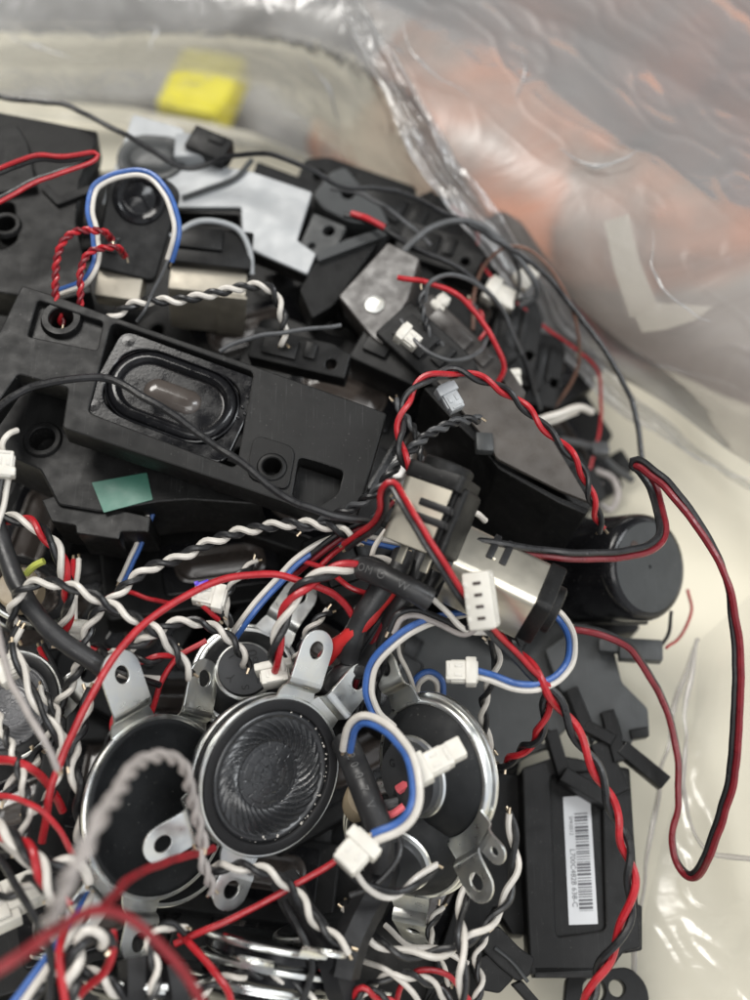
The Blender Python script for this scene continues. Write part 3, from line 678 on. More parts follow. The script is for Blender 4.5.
# --- M5 small round driver block
M = frame(138, 205, 66, 90, 10, -12); r0 = thing('driver_block', M, 'small black block with round driver framed by the blue and white wire loop', 'speaker driver')
q = MB(); q.plate(rpoly([(-9, -22), (10, -22), (12, 7), (8, 10), (-8, 10), (-10, 5)], 3), [], 9, .8, M); q.build('housing', 'black', r0)
q = MB(); q.lathe([(8.2, .0), (7.8, 1.2), (6.6, 1.6), (5.6, 1.2), (4.9, .6), (3.9, .8), (2.0, 1.5), (.001, 1.7)], 40, M @ T3(0, 2)); q.build('round_driver', 'gloss', r0)
q = MB(); q.box((3, 8, 1.2), (5, 2, 2), .5, M); q.box((-5, -14, .8), (4, 5, 1.5), .4, M); q.build('clips', 'gloss', r0)
# --- M6 nickel sided box
M = frame(210, 262, 52, 90, 34, -6); r0 = thing('metal_sided_box', M, 'black topped box with dull nickel sides in the upper left of the heap', 'box')
q = MB(); q.box((0, 4, 0), (26, 14, 6), .7, M); q.box((-4, 6, 3.4), (15, 8, 1.5), .5, M); q.build('lid', 'black', r0)
q = MB(); q.box((0, -6.6, -12), (24, 9, 24), .6, M); q.box((8, -11.4, -12), (9, 1, 23), .3, M); q.build('metal_side', 'beige', r0)
q = MB(); sp_ = smooth_path([M @ Vector(c) for c in ((-13, 5, 4), (-4, 12, 4.2), (7, 11, 4.2), (12, 4, 3.2), (13.4, -3, 0))], 1); q.tube(sp_, .9); q.build('rim_strip', 'pgrey', r0)
M = frame(122, 282, 50, 110, 25, -10); q = MB(); q.box((0, 0, 0), (14, 14, 8), .6, M); q.box((0, 7.3, 0), (10, .8, 6), .2, M); tag(q.build('metal_can', 'beige', M=M), 'small dull nickel can below the round driver block', 'metal can')
# --- brown topped box
pl = Pl(380, 295, 52, (-.12, -.12, 1)); r0 = rootp('speaker_enclosure', pl, 'smoky brown topped enclosure with a shiny rivet', group=GM)
q = MB(); q.plate(px2(pl, [(338, 296), (388, 242), (420, 258), (408, 300), (382, 345), (372, 338)], 1), [], 13, .5, pl.M); q.build('housing', 'brownblack', r0)
q = MB(); q.lathe([(3.2, 0), (3, .5), (1.5, .9), (.001, 1)], 24, pl.M @ T3(*pl.uv(375, 305))); q.build('rivet', 'zinc', r0)
# --- black wedge + grey strip behind
pl = Pl(350, 265, 46, (.1, -.2, 1)); r0 = rootp('speaker_enclosure', pl, 'black wedge shaped enclosure beside the grey pierced ear', group=GM)
q = MB(); q.plate(px2(pl, [(316, 262), (380, 240), (374, 248), (334, 305), (312, 318), (300, 290)], .8), [], 12, .4, pl.M); q.build('housing', 'black', r0)
q = MB(); q.plate(px2(pl, [(316, 256), (346, 242), (390, 228), (386, 238), (318, 264)], .5), [], 3, .3, pl.M, top=1.8); q.build('edge_strip', 'grey', r0)
pl = Pl(345, 195, 40, (.1, -.3, 1)); r0 = rootp('clip_block', pl, 'black rounded clip standing at the back under the long black wire', 'clip')
q = MB(); q.plate(px2(pl, [(313, 195), (330, 172), (345, 166), (358, 182), (380, 205), (390, 225), (350, 222), (322, 208)], 2), [circ(*pl.uv(348, 192), 2.4)], 12, .6, pl.M); q.build('housing', 'grey', r0)
# --- M8 centre right shiny enclosure, sloping lid
pl = Pl(510, 430, 50, (.10, -.02, 1)); r0 = rootp('speaker_enclosure', pl, 'large dark enclosure with pale painted-sheen lid right of centre under the red and black twist', group=GM)
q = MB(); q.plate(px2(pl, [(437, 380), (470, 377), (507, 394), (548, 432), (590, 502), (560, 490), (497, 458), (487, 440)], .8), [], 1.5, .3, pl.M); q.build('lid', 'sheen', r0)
q = MB(); q.plate(px2(pl, [(424, 384), (440, 382), (490, 444), (497, 460), (560, 493), (592, 506), (588, 512), (560, 500), (500, 466), (478, 440), (452, 415)], .8), [], 40, .6, pl.M, top=-1.8); q.build('housing', 'black', r0)
q = MB(); q.box((*pl.uv(484, 444), 0.2), (5, 6, 3), .4, pl.M); q.build('latch', 'grey', r0)
# --- stepped black boxes around (430..560, 300..400)
for (a, b, z, dims, ln, tl, spn, m, lb) in [
    (432, 352, 52, (34, 15, 14), 90, 25, -48, 'black2', 'stepped black clip box left of the two white topped plugs'),
    (395, 345, 48, (22, 20, 14), 90, 30, -30, 'black', 'plain black box below the brown topped enclosure'),
    (470, 350, 44, (44, 9, 9), 90, 20, -48, 'brownblack', 'long narrow dark bar sloping above the shiny enclosure'),
    (516, 340, 22, (16, 30, 14), 60, 20, -10, 'black', 'black box under the white plug near the brown wire loop'),
    (545, 370, 10, (12, 26, 14), 60, 20, -10, 'black', 'black upright box at the right edge of the upper heap'),
    (300, 212, 30, (40, 24, 12), 80, 20, -20, 'black', 'black box in the shade under the pale grey plate'),
    (405, 215, 30, (44, 16, 10), 80, 30, -32, 'black', 'long black box under the long wire at the top centre'),
    (570, 470, -10, (30, 14, 12), 60, 20, -55, 'black', 'black box beside the tail end of the shiny lidded enclosure'),
    (300, 352, 54, (30, 10, 9), 100, 20, -15, 'black', 'black bar directly behind the long oval module'),
    (440, 248, 34, (30, 14, 9), 90, 35, -25, 'black', 'black box under the dark cable arcs at the top right'),
    (355, 560, 34, (26, 20, 12), 60, 20, 20, 'black', 'black box in the shade left of the power jacks'),
    (432, 546, 46, (16, 12, 9), 60, 20, -60, 'grey', 'grey faced block between the two power jacks'),
    (472, 262, 26, (26, 9, 8), 80, 30, -30, 'black2', 'slim black bar at the far right end of the upper heap')]:
    M = frame(a, b, z, ln, tl, spn); L_, W_, H_ = dims; r1 = thing('clip_box', M, lb, 'box')
    q = MB(); q.plate(rpoly([(-L_ / 2, -W_ / 2), (L_ / 2, -W_ / 2), (L_ / 2, W_ * .3), (L_ * .3, W_ / 2), (-L_ / 2, W_ / 2)], .8), [circ(L_ * .33, -W_ * .15, min(1.6, W_ * .2), 18)], H_, .5, M); q.build('housing', m, r1)
    q = MB(); q.box((-L_ * .2, 0, .6), (L_ * .35, W_ * .6, 1.6), .3, M); q.box((L_ * .1, W_ * .1, .5), (L_ * .12, W_ * .5, 1.4), .3, M); q.build('step', m, r1)
# --- M9 canister
M = frame(650, 567, 22, 4, 46, 0); r0 = thing('canister', M, 'black cylindrical canister with flat grey end at the right of the heap', 'canister')
q = MB(); q.lathe([(15.6, -38), (16.4, -37), (16.4, -4), (16.1, -2.2), (15.3, -.8), (14.2, -.15), (13.6, 0)], 72, M); q.build('body', 'gloss', r0)
q = MB(); q.lathe([(13.6, -.02), (13.3, .02), (.6, .0), (.5, -.6), (.001, -.6)], 64, M); q.build('end_face', 'grey', r0)
q = MB(); q.lathe([(1.5, .02), (1.4, .35), (.001, .4)], 20, M @ T3(-6.5, 6)); q.build('dimple', 'contact', r0)
q = MB(); q.lathe([(17.5, -36), (17.8, -35), (17.8, -30), (16.3, -29.4)], 64, M); q.box((4, -14.5, -22), (16, 5, 20), .8, M); q.build('mount_collar', 'black', r0)
M = frame(640, 651, 4, 60, 15, 0); r0 = thing('cable_plug', M, 'small dark grey square plug below the canister', 'plug')
q = MB(); q.box((0, 0, 0), (13, 6.5, 6), .6, M); q.box((-9, 1, -.5), (7, 4, 4), .5, M); q.build('housing', 'grey', r0)
# --- grey panel and brackets in the lower right
pl = Pl(490, 690, -8, (0, 0, 1)); r0 = rootp('flat_panel', pl, 'flat dark grey plastic panel behind the right round speaker', 'panel')
q = MB(); q.plate(px2(pl, [(395, 640), (450, 612), (545, 600), (600, 640), (592, 700), (560, 735), (520, 760), (480, 770), (430, 760)], 3), [circ(*pl.uv(548, 738), 3)], 4, .4, pl.M); q.build('plate', 'grey', r0)
pl = Pl(590, 700, -2, (0, -.1, 1)); r0 = rootp('mounting_bracket', pl, 'dark grey branching bracket with angled arms below the canister', 'bracket')
q = MB(); q.plate(px2(pl, [(545, 650), (575, 628), (612, 640), (622, 682), (648, 708), (650, 736), (636, 728), (632, 745), (600, 735), (592, 745), (580, 700), (560, 690)], 1.2), [px2(pl, [(606, 716), (616, 716), (622, 738), (612, 740)], 1)], 4, .5, pl.M); q.build('plate', 'grey', r0)
def arm(r0, pts, wz, m='black', th=6, nm='arm'):
    q = MB(); q.plate(px2(pl, pts, .4), [], th, .4, pl.M, top=wz); q.build(nm, m, r0)
def bar(x0, y0, x1, y1, w_, wz, th=5, m='black'):
    dx, dy = x1 - x0, y1 - y0; l_ = math.hypot(dx, dy); ux, uy = dx / l_, dy / l_; h_ = w_ / 2
    arm(r0, [(x0 - uy * h_, y0 + ux * h_), (x1 - uy * h_, y1 + ux * h_), (x1 + uy * h_ * .8, y1 - ux * h_ * .8), (x1 + uy * h_, y1 - ux * h_), (x0 + uy * h_, y0 - ux * h_)], wz, m, th)
bar(570, 690, 587, 732, 13, 3); bar(584, 727, 612, 742, 12, 3.4); bar(606, 712, 619, 762, 14, 2.6); bar(620, 748, 664, 784, 15, 3)
bar(560, 776, 608, 804, 15, 6, 8, 'black2'); bar(598, 742, 620, 794, 19, 1.6); bar(550, 732, 563, 776, 13, 2.8); bar(630, 735, 648, 732, 10, 1.2)
# --- label module
pl = Pl(585, 860, -6, (.02, -.06, 1)); r0 = rootp('speaker_enclosure', pl, 'long black enclosure with white barcode label at the lower right', group=GM)
q = MB(); q.plate(px2(pl, [(522, 768), (560, 755), (630, 768), (636, 860), (641, 948), (624, 952), (610, 972), (530, 975), (525, 870)], 1), [px2(pl, [(551, 775), (601, 770), (606, 930), (556, 937)], 1.5)], 10, .6, pl.M); q.build('housing', 'black2', r0)
q = MB(); q.plate(px2(pl, [(548, 770), (603, 766), (609, 933), (553, 940)], 1), [], 2, .2, pl.M, top=-1.6); q.build('recess_floor', 'black', r0)
q = MB(); q.plate(px2(pl, [(632, 900), (645, 905), (645, 950), (628, 953)], .6), [], 9, .4, pl.M, top=-3); q.box((*pl.uv(570, 972), -3), (20, 3, 6), .4, pl.M); q.build('side_lug', 'black', r0)
lt = -1.3
A, B, C_, D_ = [pl.hit(*c, lt) for c in ((563, 797), (590, 795), (598, 924), (569, 925))]
mb = MB(); Mi = pl.M.inverted(); c2 = [(Mi @ p) for p in (A, B, C_, D_)]
mb.plate([(p.x, p.y) for p in c2], [], .3, .05, pl.M, top=lt); lb_ = mb.build('barcode_label', 'paper', r0)
def bil(u, v, off): p = A.lerp(B, u).lerp(D_.lerp(C_, u), v); return p + pl.n * off
mb = MB(); y = .14; rb = random.Random(3)
while y < .90:
    w_ = rb.choice([.006, .010, .016, .008, .02]); 
    if not (.30 < y < .315): mb.add([bil(.38, y, .12), bil(.86, y, .12), bil(.86, min(.9, y + w_), .12), bil(.38, min(.9, y + w_), .12)], [(0, 1, 2, 3)])
    y += w_ + rb.choice([.007, .010, .014])
X_ = (D_ - A).normalized(); Y_ = pl.n.cross(X_)
def txt(s_, u, v, size, m):
    tv, tf = text_mesh(s_, size, .02, 'LEFT'); o_ = bil(u, v, .12); Mt = Matrix.Identity(4)
    for i in range(3): Mt[i][0], Mt[i][1], Mt[i][2], Mt[i][3] = X_[i], Y_[i], pl.n[i], o_[i]
    mb.add(tv, tf, Mt)
txt('L700C482B 638-C', .24, .42, 2.1, 'ink'); txt('SPK0012', .24, .16, 1.5, 'ink')
mb.build('barcode_print', 'ink', lb_)
q = MB(); pl = Pl(508, 870, -14, (0, 0, 1)); r0 = rootp('side_rail', pl, 'tall narrow black rail standing left of the barcode enclosure', 'rail')
q.plate(px2(pl, [(488, 770), (520, 775), (524, 870), (526, 935), (512, 935), (494, 905), (470, 960), (440, 985), (420, 1010), (470, 860)], 1), [], 10, .5, pl.M); q.build('rail_body', 'black', r0)
# --- M13 small hinge piece
pl = Pl(515, 960, 2, (0, -.1, 1)); r0 = rootp('hinge_clip', pl, 'small black ribbed clip at the bottom right of the heap', 'clip')
q = MB(); q.plate(px2(pl, [(485, 932), (498, 925), (520, 948), (535, 958), (530, 976), (518, 982), (500, 968), (482, 950)], 1), [], 7, .5, pl.M); q.build('body', 'black2', r0)
q = MB(); q.plate(px2(pl, [(470, 965), (490, 952), (515, 978), (500, 994), (480, 990)], 1), [], 5, .5, pl.M, top=-1); q.plate(px2(pl, [(512, 985), (522, 980), (548, 1010), (538, 1014)], .6), [], 4, .4, pl.M, top=-1); q.build('foot', 'black', r0)
sp_ = smooth_path([pl.hit(495, 948, .6), pl.hit(512, 962, .8), pl.hit(528, 982, .6)], 1); MB().tube(sp_, .5).build('ridge', 'grey', r0)
pl = Pl(615, 990, -20, (0, 0, 1)); r0 = rootp('end_plate', pl, 'black plate with two round holes at the bottom right corner of the heap', 'plate')
q = MB(); q.plate(px2(pl, [(566, 975), (630, 966), (648, 985), (652, 1030), (560, 1030), (565, 995)], 3), [circ(*pl.uv(594, 990), 3.2), circ(*pl.uv(617, 988), 2.3)], 4, .4, pl.M); q.build('plate', 'black', r0)

# ================================================================== POWER JACKS
def jack(M, label, L=20, Wd=14.5, H=13, ss=1, sx=-.22):
    r0 = thing('power_jack', M, label, 'power jack', 'power jacks in the middle')
    q = MB()   # shell wraps top and both long sides
    hw, hh, t = Wd / 2, H / 2, .45; prof = []; rr = 2.2
    if ss > 0: prof.append((-hw, -hh))
    for k in range(6 if ss > 0 else 1): a = math.pi - math.pi / 2 * (k / 5 if ss > 0 else .85); prof.append((-hw + rr + rr * math.cos(a), hh - rr + rr * math.sin(a)))
    for k in range(6): a = math.pi / 2 - math.pi / 2 * k / 5; prof.append((hw - rr + rr * math.cos(a), hh - rr + rr * math.sin(a)))
    prof.append((hw, -hh)); v = []; f = []; n = len(prof)
    xs = (-L / 2, L / 2 - 4)
    for x in xs:
        for (y, z) in prof: v.append((x, y, z))
    for x in xs:
        for (y, z) in prof: v.append((x, y * (1 - 2 * t / Wd), z - (t if z > 0 else 0)))
    for i in range(n - 1): f += [(i, n + i, n + i + 1, i + 1), (2 * n + i, 2 * n + i + 1, 3 * n + i + 1, 3 * n + i), (i, i + 1, 2 * n + i + 1, 2 * n + i), (n + i, 3 * n + i, 3 * n + i + 1, n + i + 1)]
    q.add(v, f, M); q.box((-L * .18, 0, hh + .05), (1.2, .9, .3), .1, M); q.build('metal_shell', 'nickel', r0, angle=50)
    q = MB(); q.box((-.6, 0, -.6), (L - 1.2, Wd - 1.4, H - 1.4), .6, M)
    if ss < 0: q.box((-.8, -hw + .2, -1.0), (L - 2.5, 3, H - 1.6), 1.3, M, 0, 4)
    q.build('body', 'black', r0)
    for k in (0, 1):
        q = MB(); q.box((L * sx + k * 3.6, ss * hw * .42, hh + .02), (1.9, Wd * .56, .9), .4, M); q.box((L * sx + k * 3.6, ss * hw * .93, hh - 2), (1.7, 1.6, 3.6), .4, M); q.build('spring_slot', 'rubber', r0)
    q = MB(); q.plate(rpoly([(-hw - .2, -hh - .2), (hw + .2, -hh - .2), (hw + .2, hh + .4), (-hw - .2, hh + .4)], 2.0), [], 4.2, .5, M @ T3(L / 2 - 3.9, 0, 0) @ RY(90) @ RZ(90), top=4.2)
    q.lathe([(Wd * .42, 0), (Wd * .42, 2.2), (Wd * .38, 2.7), (Wd * .27, 2.7), (Wd * .25, 2.3), (Wd * .25, -4), (.001, -4)], 40, M @ T3(L / 2, 0, 0) @ RY(90)); q.build('collar', 'black2', r0)
    q = MB(); q.lathe([(1.0, -4), (1.0, 1.5), (.6, 2), (.001, 2)], 20, M @ T3(L / 2, 0, 0) @ RY(90)); q.build('pin', 'nickel', r0)
    q = MB()
    for k in (-1, 1): q.box((-L / 2 - 2, k * 3.6, -1), (5, 2, .6), .15, M)
    q.build('solder_lug', 'nickel', r0)
    return r0
jack(frame(501, 584, 66, 62, 40, -24), 'right power jack with nickel shell, its socket turned to lower right', L=26, Wd=15, H=16)
jack(frame(431, 512, 82, 150, 26, 70), 'left power jack with nickel shell, black collar pointing up', L=20, Wd=15.5, H=12, ss=-1, sx=-.12)

# ================================================================== ROUND SPEAKERS
round_speaker(frame(271, 776, 44, -28, 36, 0), 'frontmost round speaker with swirled black cone facing up', 20.6, tabs=((69, dict(L=13.5, w=10)), (41, dict(L=12.5, w=9.5, step=3.6)), (243, dict(L=8.5, w=10))))
round_speaker(frame(262, 772, 37, -30, 36, 0), 'round speaker stacked directly under the swirled front one, mostly hidden', 20.8, tabs=((197, dict(L=12, w=9.5, step=6)),))
round_speaker(frame(160, 806, 36, -10, 38, 0), 'round speaker at left, smooth black disc', 23.2, flat=True, tabs=((112, dict(L=15, w=12)), (255, dict(L=10, w=10)), (222, dict(L=10, w=10))))
round_speaker(frame(172, 815, 28, -10, 36, 0), 'round speaker stacked beneath the smooth disc one at left', 23, flat=True, tabs=((76, dict(L=14, w=10)),))
bk = lambda M: M @ RX(180)
round_speaker(bk(frame(438, 768, 36, 200, 45, 0)), 'back-turned round speaker at right with a white plug lying over its magnet', 20, tabs=((-52, dict(L=10, w=10)), (118, dict(L=9, w=9)), (-30, dict(L=6, w=6, hole=1.2))), back=True,
              letters=[('4', -4, 5, 3.2, 20), ('C', 2, 3, 3.4, -30), ('M', 3, -5, 3.6, -60), ('G', -5, -3, 3, 10), ('O', 6, -1, 3, -20)])
round_speaker(bk(frame(408, 838, 22, 240, 44, 0)), 'dented round speaker below the back-turned one, tab pointing down', 18.5, tabs=((-84, dict(L=19, w=9.5, small=True, pitchdeg=-25)),), back=True)
round_speaker(bk(frame(246, 678, 24, 100, 12, 0)), 'round speaker behind the front one, dark magnet with raised characters', 15.5, tabs=((55, dict(L=12, w=10)),), back=True,
              letters=[('60', 2.4, -3.4, 4.2, 100), ('T', 4.6, 3.0, 3.2, 100), ('1', -3.4, -3.6, 2.6, 120), ('Y', -3.4, 2.2, 3.4, 130), ('S', 0.4, 5, 3.0, 100)])
round_speaker(frame(8, 706, 34, 150, 28, 20), 'round speaker cut by the left edge with grey swirled cone', 15.5, tabs=(), cone='conegrey')
round_speaker(frame(272, 942, 26, 78, 84, 0), 'top edge-on round speaker of the stack at the bottom', 17.5, tabs=((-60, dict(L=8, w=8)),), flat=True)
round_speaker(frame(272, 964, 21, 78, 85, 0), 'second edge-on round speaker in the bottom stack', 19, tabs=((-100, dict(L=8, w=8)),), flat=True)
round_speaker(frame(262, 982, 17, 79, 86, 0), 'lowest edge-on round speaker of the bottom stack', 19.5, tabs=((-6, dict(L=9, w=9)),), flat=True, thick=True)
round_speaker(frame(322, 926, 16, 100, 80, 0), 'small edge-on round speaker behind the bottom stack', 13, tabs=(), flat=True, thick=True)
round_speaker(frame(150, 972, 30, 84, 80, -6), 'edge-on round speaker left of the bottom stack under blurred red wire', 17, tabs=((170, dict(L=8, w=8)),), flat=True, thick=True)
round_speaker(frame(25, 590, 26, 60, 50, 0), 'round speaker in shadow at left edge behind the thick black sleeve', 14, tabs=(), cone='smoked', flat=False)
M = frame(25, 583, 42, 120, 30, 0); q = MB(); q.tube(smooth_path([P(*c) for c in ((26, 574, 50), (34, 566, 52), (44, 561, 53))], 1), 1.0); tag(q.build('enamel_lead', 'wY', M=M), 'short lime yellow lead at the left edge', 'wire')
M = frame(20, 590, 40, 130, 30, 0); q = MB(); q.lathe([(5, -4), (6, -3.6), (6, 2), (5.4, 2.6), (.001, 2.8)], 40, M); tag(q.build('paper_coil', 'brass', M=M), 'brownish paper coil former behind the lime lead', 'coil')
# loose pieces
M = frame(62, 700, 30, 100, 20, 40); q = MB(); tab_mesh(q, 0, 0, L=9, w=8, M=M); tag(q.build('metal_tab', 'zinc', M=M), 'loose shiny metal tab lying between wires at left', 'metal tab')
M = frame(366, 798, 30, 60, 20, 20); r0 = thing('foam_coil', M, 'tan paper coil with pink leads seen inside the blue and white wire arc', 'coil')
q = MB(); q.lathe([(5.5, -6), (5.6, 0), (5.0, .8), (.001, 1)], 32, M); q.build('former', 'brass', r0)
for k in range(3): q = MB(); q.tube(smooth_path([P(372 + k * 4, 806 + k * 1, 36), P(384 + k * 2, 803 + k * 3, 38), P(398, 800 + k * 3, 38)], 1), .8); q.build('lead', 'wC', r0)
q = MB(); q.tube(smooth_path([P(376, 812, 38), P(390, 815, 40), (P(404, 806, 41))], 1), 1.0); q.tube(smooth_path([P(398, 790, 40), P(411, 781, 42)], 1), 1.3); q.build('lead', 'wP', r0)

# ================================================================== CABLES
H = 'held'
cable('black_wire', 'long black wire arching over the whole top of the heap', [(-20, 92, 62), (0, 97, 64), (60, 104, 66), (120, 130, 66), (165, 160, 60), (190, 168, 57), (225, 157, 60), (270, 155, 66), (310, 169, 66), (345, 187, 60), (400, 192, 55), (440, 210, 52), (490, 236, 48), (540, 270, 42), (580, 318, 36), (615, 366, 30), (635, 410, 26), (643, 460, 22)], 'K', r=1.05)
cable('red_and_black_lead', 'red and black lead with a doubled end at the upper left edge', [(-30, 182, 80), (0, 170, 82), (35, 159, 84), (65, 158, 84), (91, 153, 84), (93, 158, 83), (60, 172, 82), (30, 184, 82), (-20, 212, 80)], 'KR', 'ribbon', r=.85, flip=30)
cable('blue_and_white_lead', 'blue and white lead looping round the small round driver block', [(60, 292, 66), (82, 283, 70), (96, 264, 74), (97, 238, 76), (91, 208, 78), (96, 186, 80), (122, 173, 82), (150, 176, 82), (170, 200, 80), (176, 232, 76), (168, 260, 70)], 'WB', 'ribbon', r=.9)
cable('thin_grey_wire', 'thin dark grey wire running down from the blue and white loop', [(168, 258, 70), (158, 282, 74), (148, 305, 76), (138, 322, 72)], 'C', r=.6)
cable('red_twisted_lead', 'red twisted lead looping up from the mounting ear at upper left', [(60, 324, 68), (55, 300, 74), (56, 272, 78), (62, 246, 81), (76, 232, 82), (104, 233, 80), (112, 240, 74)], 'RD', 'twist', r=.75, pitch=6)
cable('red_twisted_lead', 'second red twisted lead just right of the first above the oval module', [(80, 316, 70), (80, 290, 75), (80, 268, 78), (92, 250, 80), (118, 248, 78), (126, 256, 70)], 'RD', 'twist', r=.7, pitch=6)
cable('black_and_white_twist', 'blurred black and white twist crossing above the oval driver', [(100, 330, 66), (115, 316, 72), (140, 302, 74), (190, 298, 74), (245, 287, 72), (270, 291, 70), (281, 312, 66), (284, 345, 60)], 'WK', 'twist', r=1.0, pitch=10)
cable('black_wire', 'black wire lying across the oval module from left edge', [(-20, 425, 80), (0, 405, 82), (30, 386, 84), (70, 378, 85), (110, 380, 84), (150, 400, 84), (190, 428, 82), (240, 463, 80), (285, 496, 78), (330, 515, 76), (375, 522, 72), (400, 532, 68)], 'K', r=1.25)
cable('black_twist', 'black twisted lead rising from the left jack to the upper hollow', [(300, 530, 60), (350, 508, 66), (375, 492, 70), (398, 465, 72), (425, 436, 72), (452, 422, 70), (478, 420, 66)], 'CK', 'twist', r=.95, pitch=9)
cable('thin_grey_wire', 'thin grey wire in the dark gap above the oval module', [(220, 352, 66), (250, 338, 66), (290, 332, 64), (340, 326, 60)], 'C', r=.8)
cable('red_and_black_twist', 'red and black twist arching over the shiny lidded enclosure', [(414, 482, 72), (404, 458, 76), (400, 425, 78), (410, 392, 80), (432, 377, 80), (462, 374, 78), (508, 393, 74), (545, 427, 70), (578, 462, 66), (592, 496, 60), (602, 530, 50)], 'RK', 'twist', r=1.0, pitch=17)
cable('red_wire', 'bright red wire at the upper right above the stepped clip box', [(398, 276, 62), (425, 280, 62), (452, 292, 60), (475, 312, 56), (492, 338, 52), (504, 366, 46), (496, 388, 40)], 'R', r=1.0)
cable('red_wire', 'faint red wire arching at far right of the upper heap', [(452, 205, 30), (475, 228, 34), (476, 250, 34), (462, 262, 30)], 'R', r=.7)
cable('red_wire', 'thin red wire falling down beside the cream board at right', [(480, 265, 30), (505, 292, 28), (540, 322, 22), (575, 348, 14), (598, 372, 6), (601, 405, -2), (598, 440, -8), (590, 470, -10)], 'R', r=.65)
cable('brown_wire', 'thin brown wire loop standing at the upper right of the heap', [(474, 330, 26), (475, 290, 32), (488, 260, 38), (514, 246, 42), (545, 262, 40), (568, 300, 32), (579, 340, 20), (572, 380, 8), (548, 415, -2), (530, 440, -6)], 'N', r=.7)
cable('dark_cable', 'thick charcoal cable curving over the top right of the heap', [(395, 262, 50), (415, 240, 52), (440, 224, 52), (474, 222, 50), (505, 243, 46), (532, 278, 40), (536, 296, 34), (520, 306, 30)], 'C', r=1.3)
cable('dark_cable', 'thick charcoal cable running down right from the grey ear', [(345, 214, 52), (380, 226, 52), (420, 250, 50), (465, 272, 46), (500, 308, 38), (520, 350, 28), (535, 395, 14)], 'K', r=1.1)
cable('dark_cable', 'charcoal cable curling beside the bright red wire', [(424, 300, 58), (430, 282, 62), (452, 275, 62), (478, 286, 56), (500, 305, 46), (512, 332, 36), (528, 372, 20), (540, 410, 6)], 'C', r=.9)
cable('dark_cable', 'charcoal twisted lead dropping between the black clip boxes', [(424, 290, 60), (422, 310, 58), (430, 335, 54), (450, 355, 50), (470, 372, 46)], 'CK', 'twist', r=.7, pitch=7)
cable('red_tipped_wire', 'charcoal wire with a red splice near the grey ear', [(352, 214, 56), (368, 219, 56), (385, 228, 54)], 'R', r=1.2)
cable('black_and_white_twist', 'black and white twist stretching across the middle from the jacks', [(360, 540, 60), (330, 526, 62), (290, 524, 62), (250, 530, 62), (215, 540, 62), (180, 556, 62), (145, 572, 62), (112, 600, 60), (90, 622, 58), (80, 655, 54), (70, 680, 50), (56, 712, 46), (48, 745, 42)], 'WK', 'twist', r=1.05, pitch=11)
cable('black_and_white_twist', 'black and white twist arching over the thick black sleeve at left', [(18, 640, 52), (12, 612, 60), (20, 592, 66), (42, 584, 68), (80, 590, 68), (112, 605, 66), (148, 625, 64), (172, 648, 60), (190, 675, 52)], 'WK', 'twist', r=1.05, pitch=13)
cable('black_and_white_twist', 'black and white twist passing behind the big red wire', [(92, 655, 50), (118, 652, 56), (145, 640, 60), (172, 624, 60), (198, 622, 58), (222, 632, 56), (238, 650, 52), (246, 668, 46)], 'WK', 'twist', r=1.0, pitch=11)
cable('red_wire', 'long smooth red wire arching from the centre to lower left', [(356, 622, 56), (342, 602, 60), (318, 587, 64), (280, 577, 66), (240, 577, 67), (200, 588, 68), (160, 612, 69), (122, 650, 69), (88, 700, 66), (64, 752, 62), (50, 795, 58), (43, 842, 52)], 'R', r=1.15)
cable('red_and_black_twist', 'red and black twist curled under the big red wire at left', [(60, 645, 46), (95, 648, 48), (120, 655, 50), (150, 660, 50), (180, 650, 46)], 'RK', 'twist', r=.9, pitch=13)
q = MB(); sp_ = smooth_path([P(*c) for c in ((-6, 520, 60), (8, 560, 60), (25, 600, 60), (55, 636, 58), (90, 660, 55), (112, 675, 50))], 1, .3); q.tube(sp_, 2.5, 14); r0 = thing('heat_shrink_sleeve', Matrix.Translation(sp_[0]), 'thick black heat shrink sleeve running from the left edge', 'sleeve'); q.build('sleeve', 'shrink', r0)
for k, (c, o_) in enumerate((('W', -3), ('K', 3))): q = MB(); q.tube(smooth_path([P(108 + o_, 668, 52), P(130 + o_, 676, 50), P(160, 682 + o_, 44)], 1), .95); q.build('wire', 'w' + c, r0)
cable('three_colour_twist', 'red, white and black twist curving down at the left edge', [(-15, 520, 56), (10, 518, 60), (35, 526, 62), (55, 548, 62), (64, 580, 58), (68, 612, 50), (60, 640, 42)], 'RWK', 'twist', r=1.1, pitch=20)
cable('grey_wire', 'grey white flat lead running down the left side', [(-15, 590, 80), (0, 640, 82), (12, 680, 84), (30, 712, 84), (48, 745, 82), (58, 768, 78)], 'GG', 'ribbon', r=.9, flip=70)
cable('grey_wire', 'pale wire slanting over the left edge speaker', [(12, 645, 60), (24, 676, 60), (38, 705, 60), (60, 740, 58), (66, 770, 54)], 'WK', 'twist', r=.95, pitch=22)
cable('plug_lead', 'white two pin plug with dark wires at the left edge', [(-10, 540, 78), (0, 505, 82), (6, 480, 84)], 'WK', 'ribbon', r=.9, conn=[(2, (4, 465, 86, 100, 15, 85))])
cable('white_wire', 'white curled wire end above the plug at the left edge', [(6, 456, 84), (4, 444, 86), (10, 434, 86), (18, 430, 84)], 'W', r=.9)
cable('plug_lead', 'white plug with red and white wires behind the black sleeve', [(76, 560, 40), (74, 585, 42), (72, 610, 42), (72, 622, 42)], 'RW', 'ribbon', r=.95, conn=[(2, (76, 632, 40, -80, 25, -100), dict(l=7, w=9, h=5))])
cable('plug_lead', 'white plug lying over the left edge speaker rim', [(20, 628, 60), (10, 646, 58), (6, 660, 56)], 'KW', 'ribbon', r=.9, conn=[(2, (10, 668, 56, 120, 25, 30), dict(l=9, w=8, h=5))])
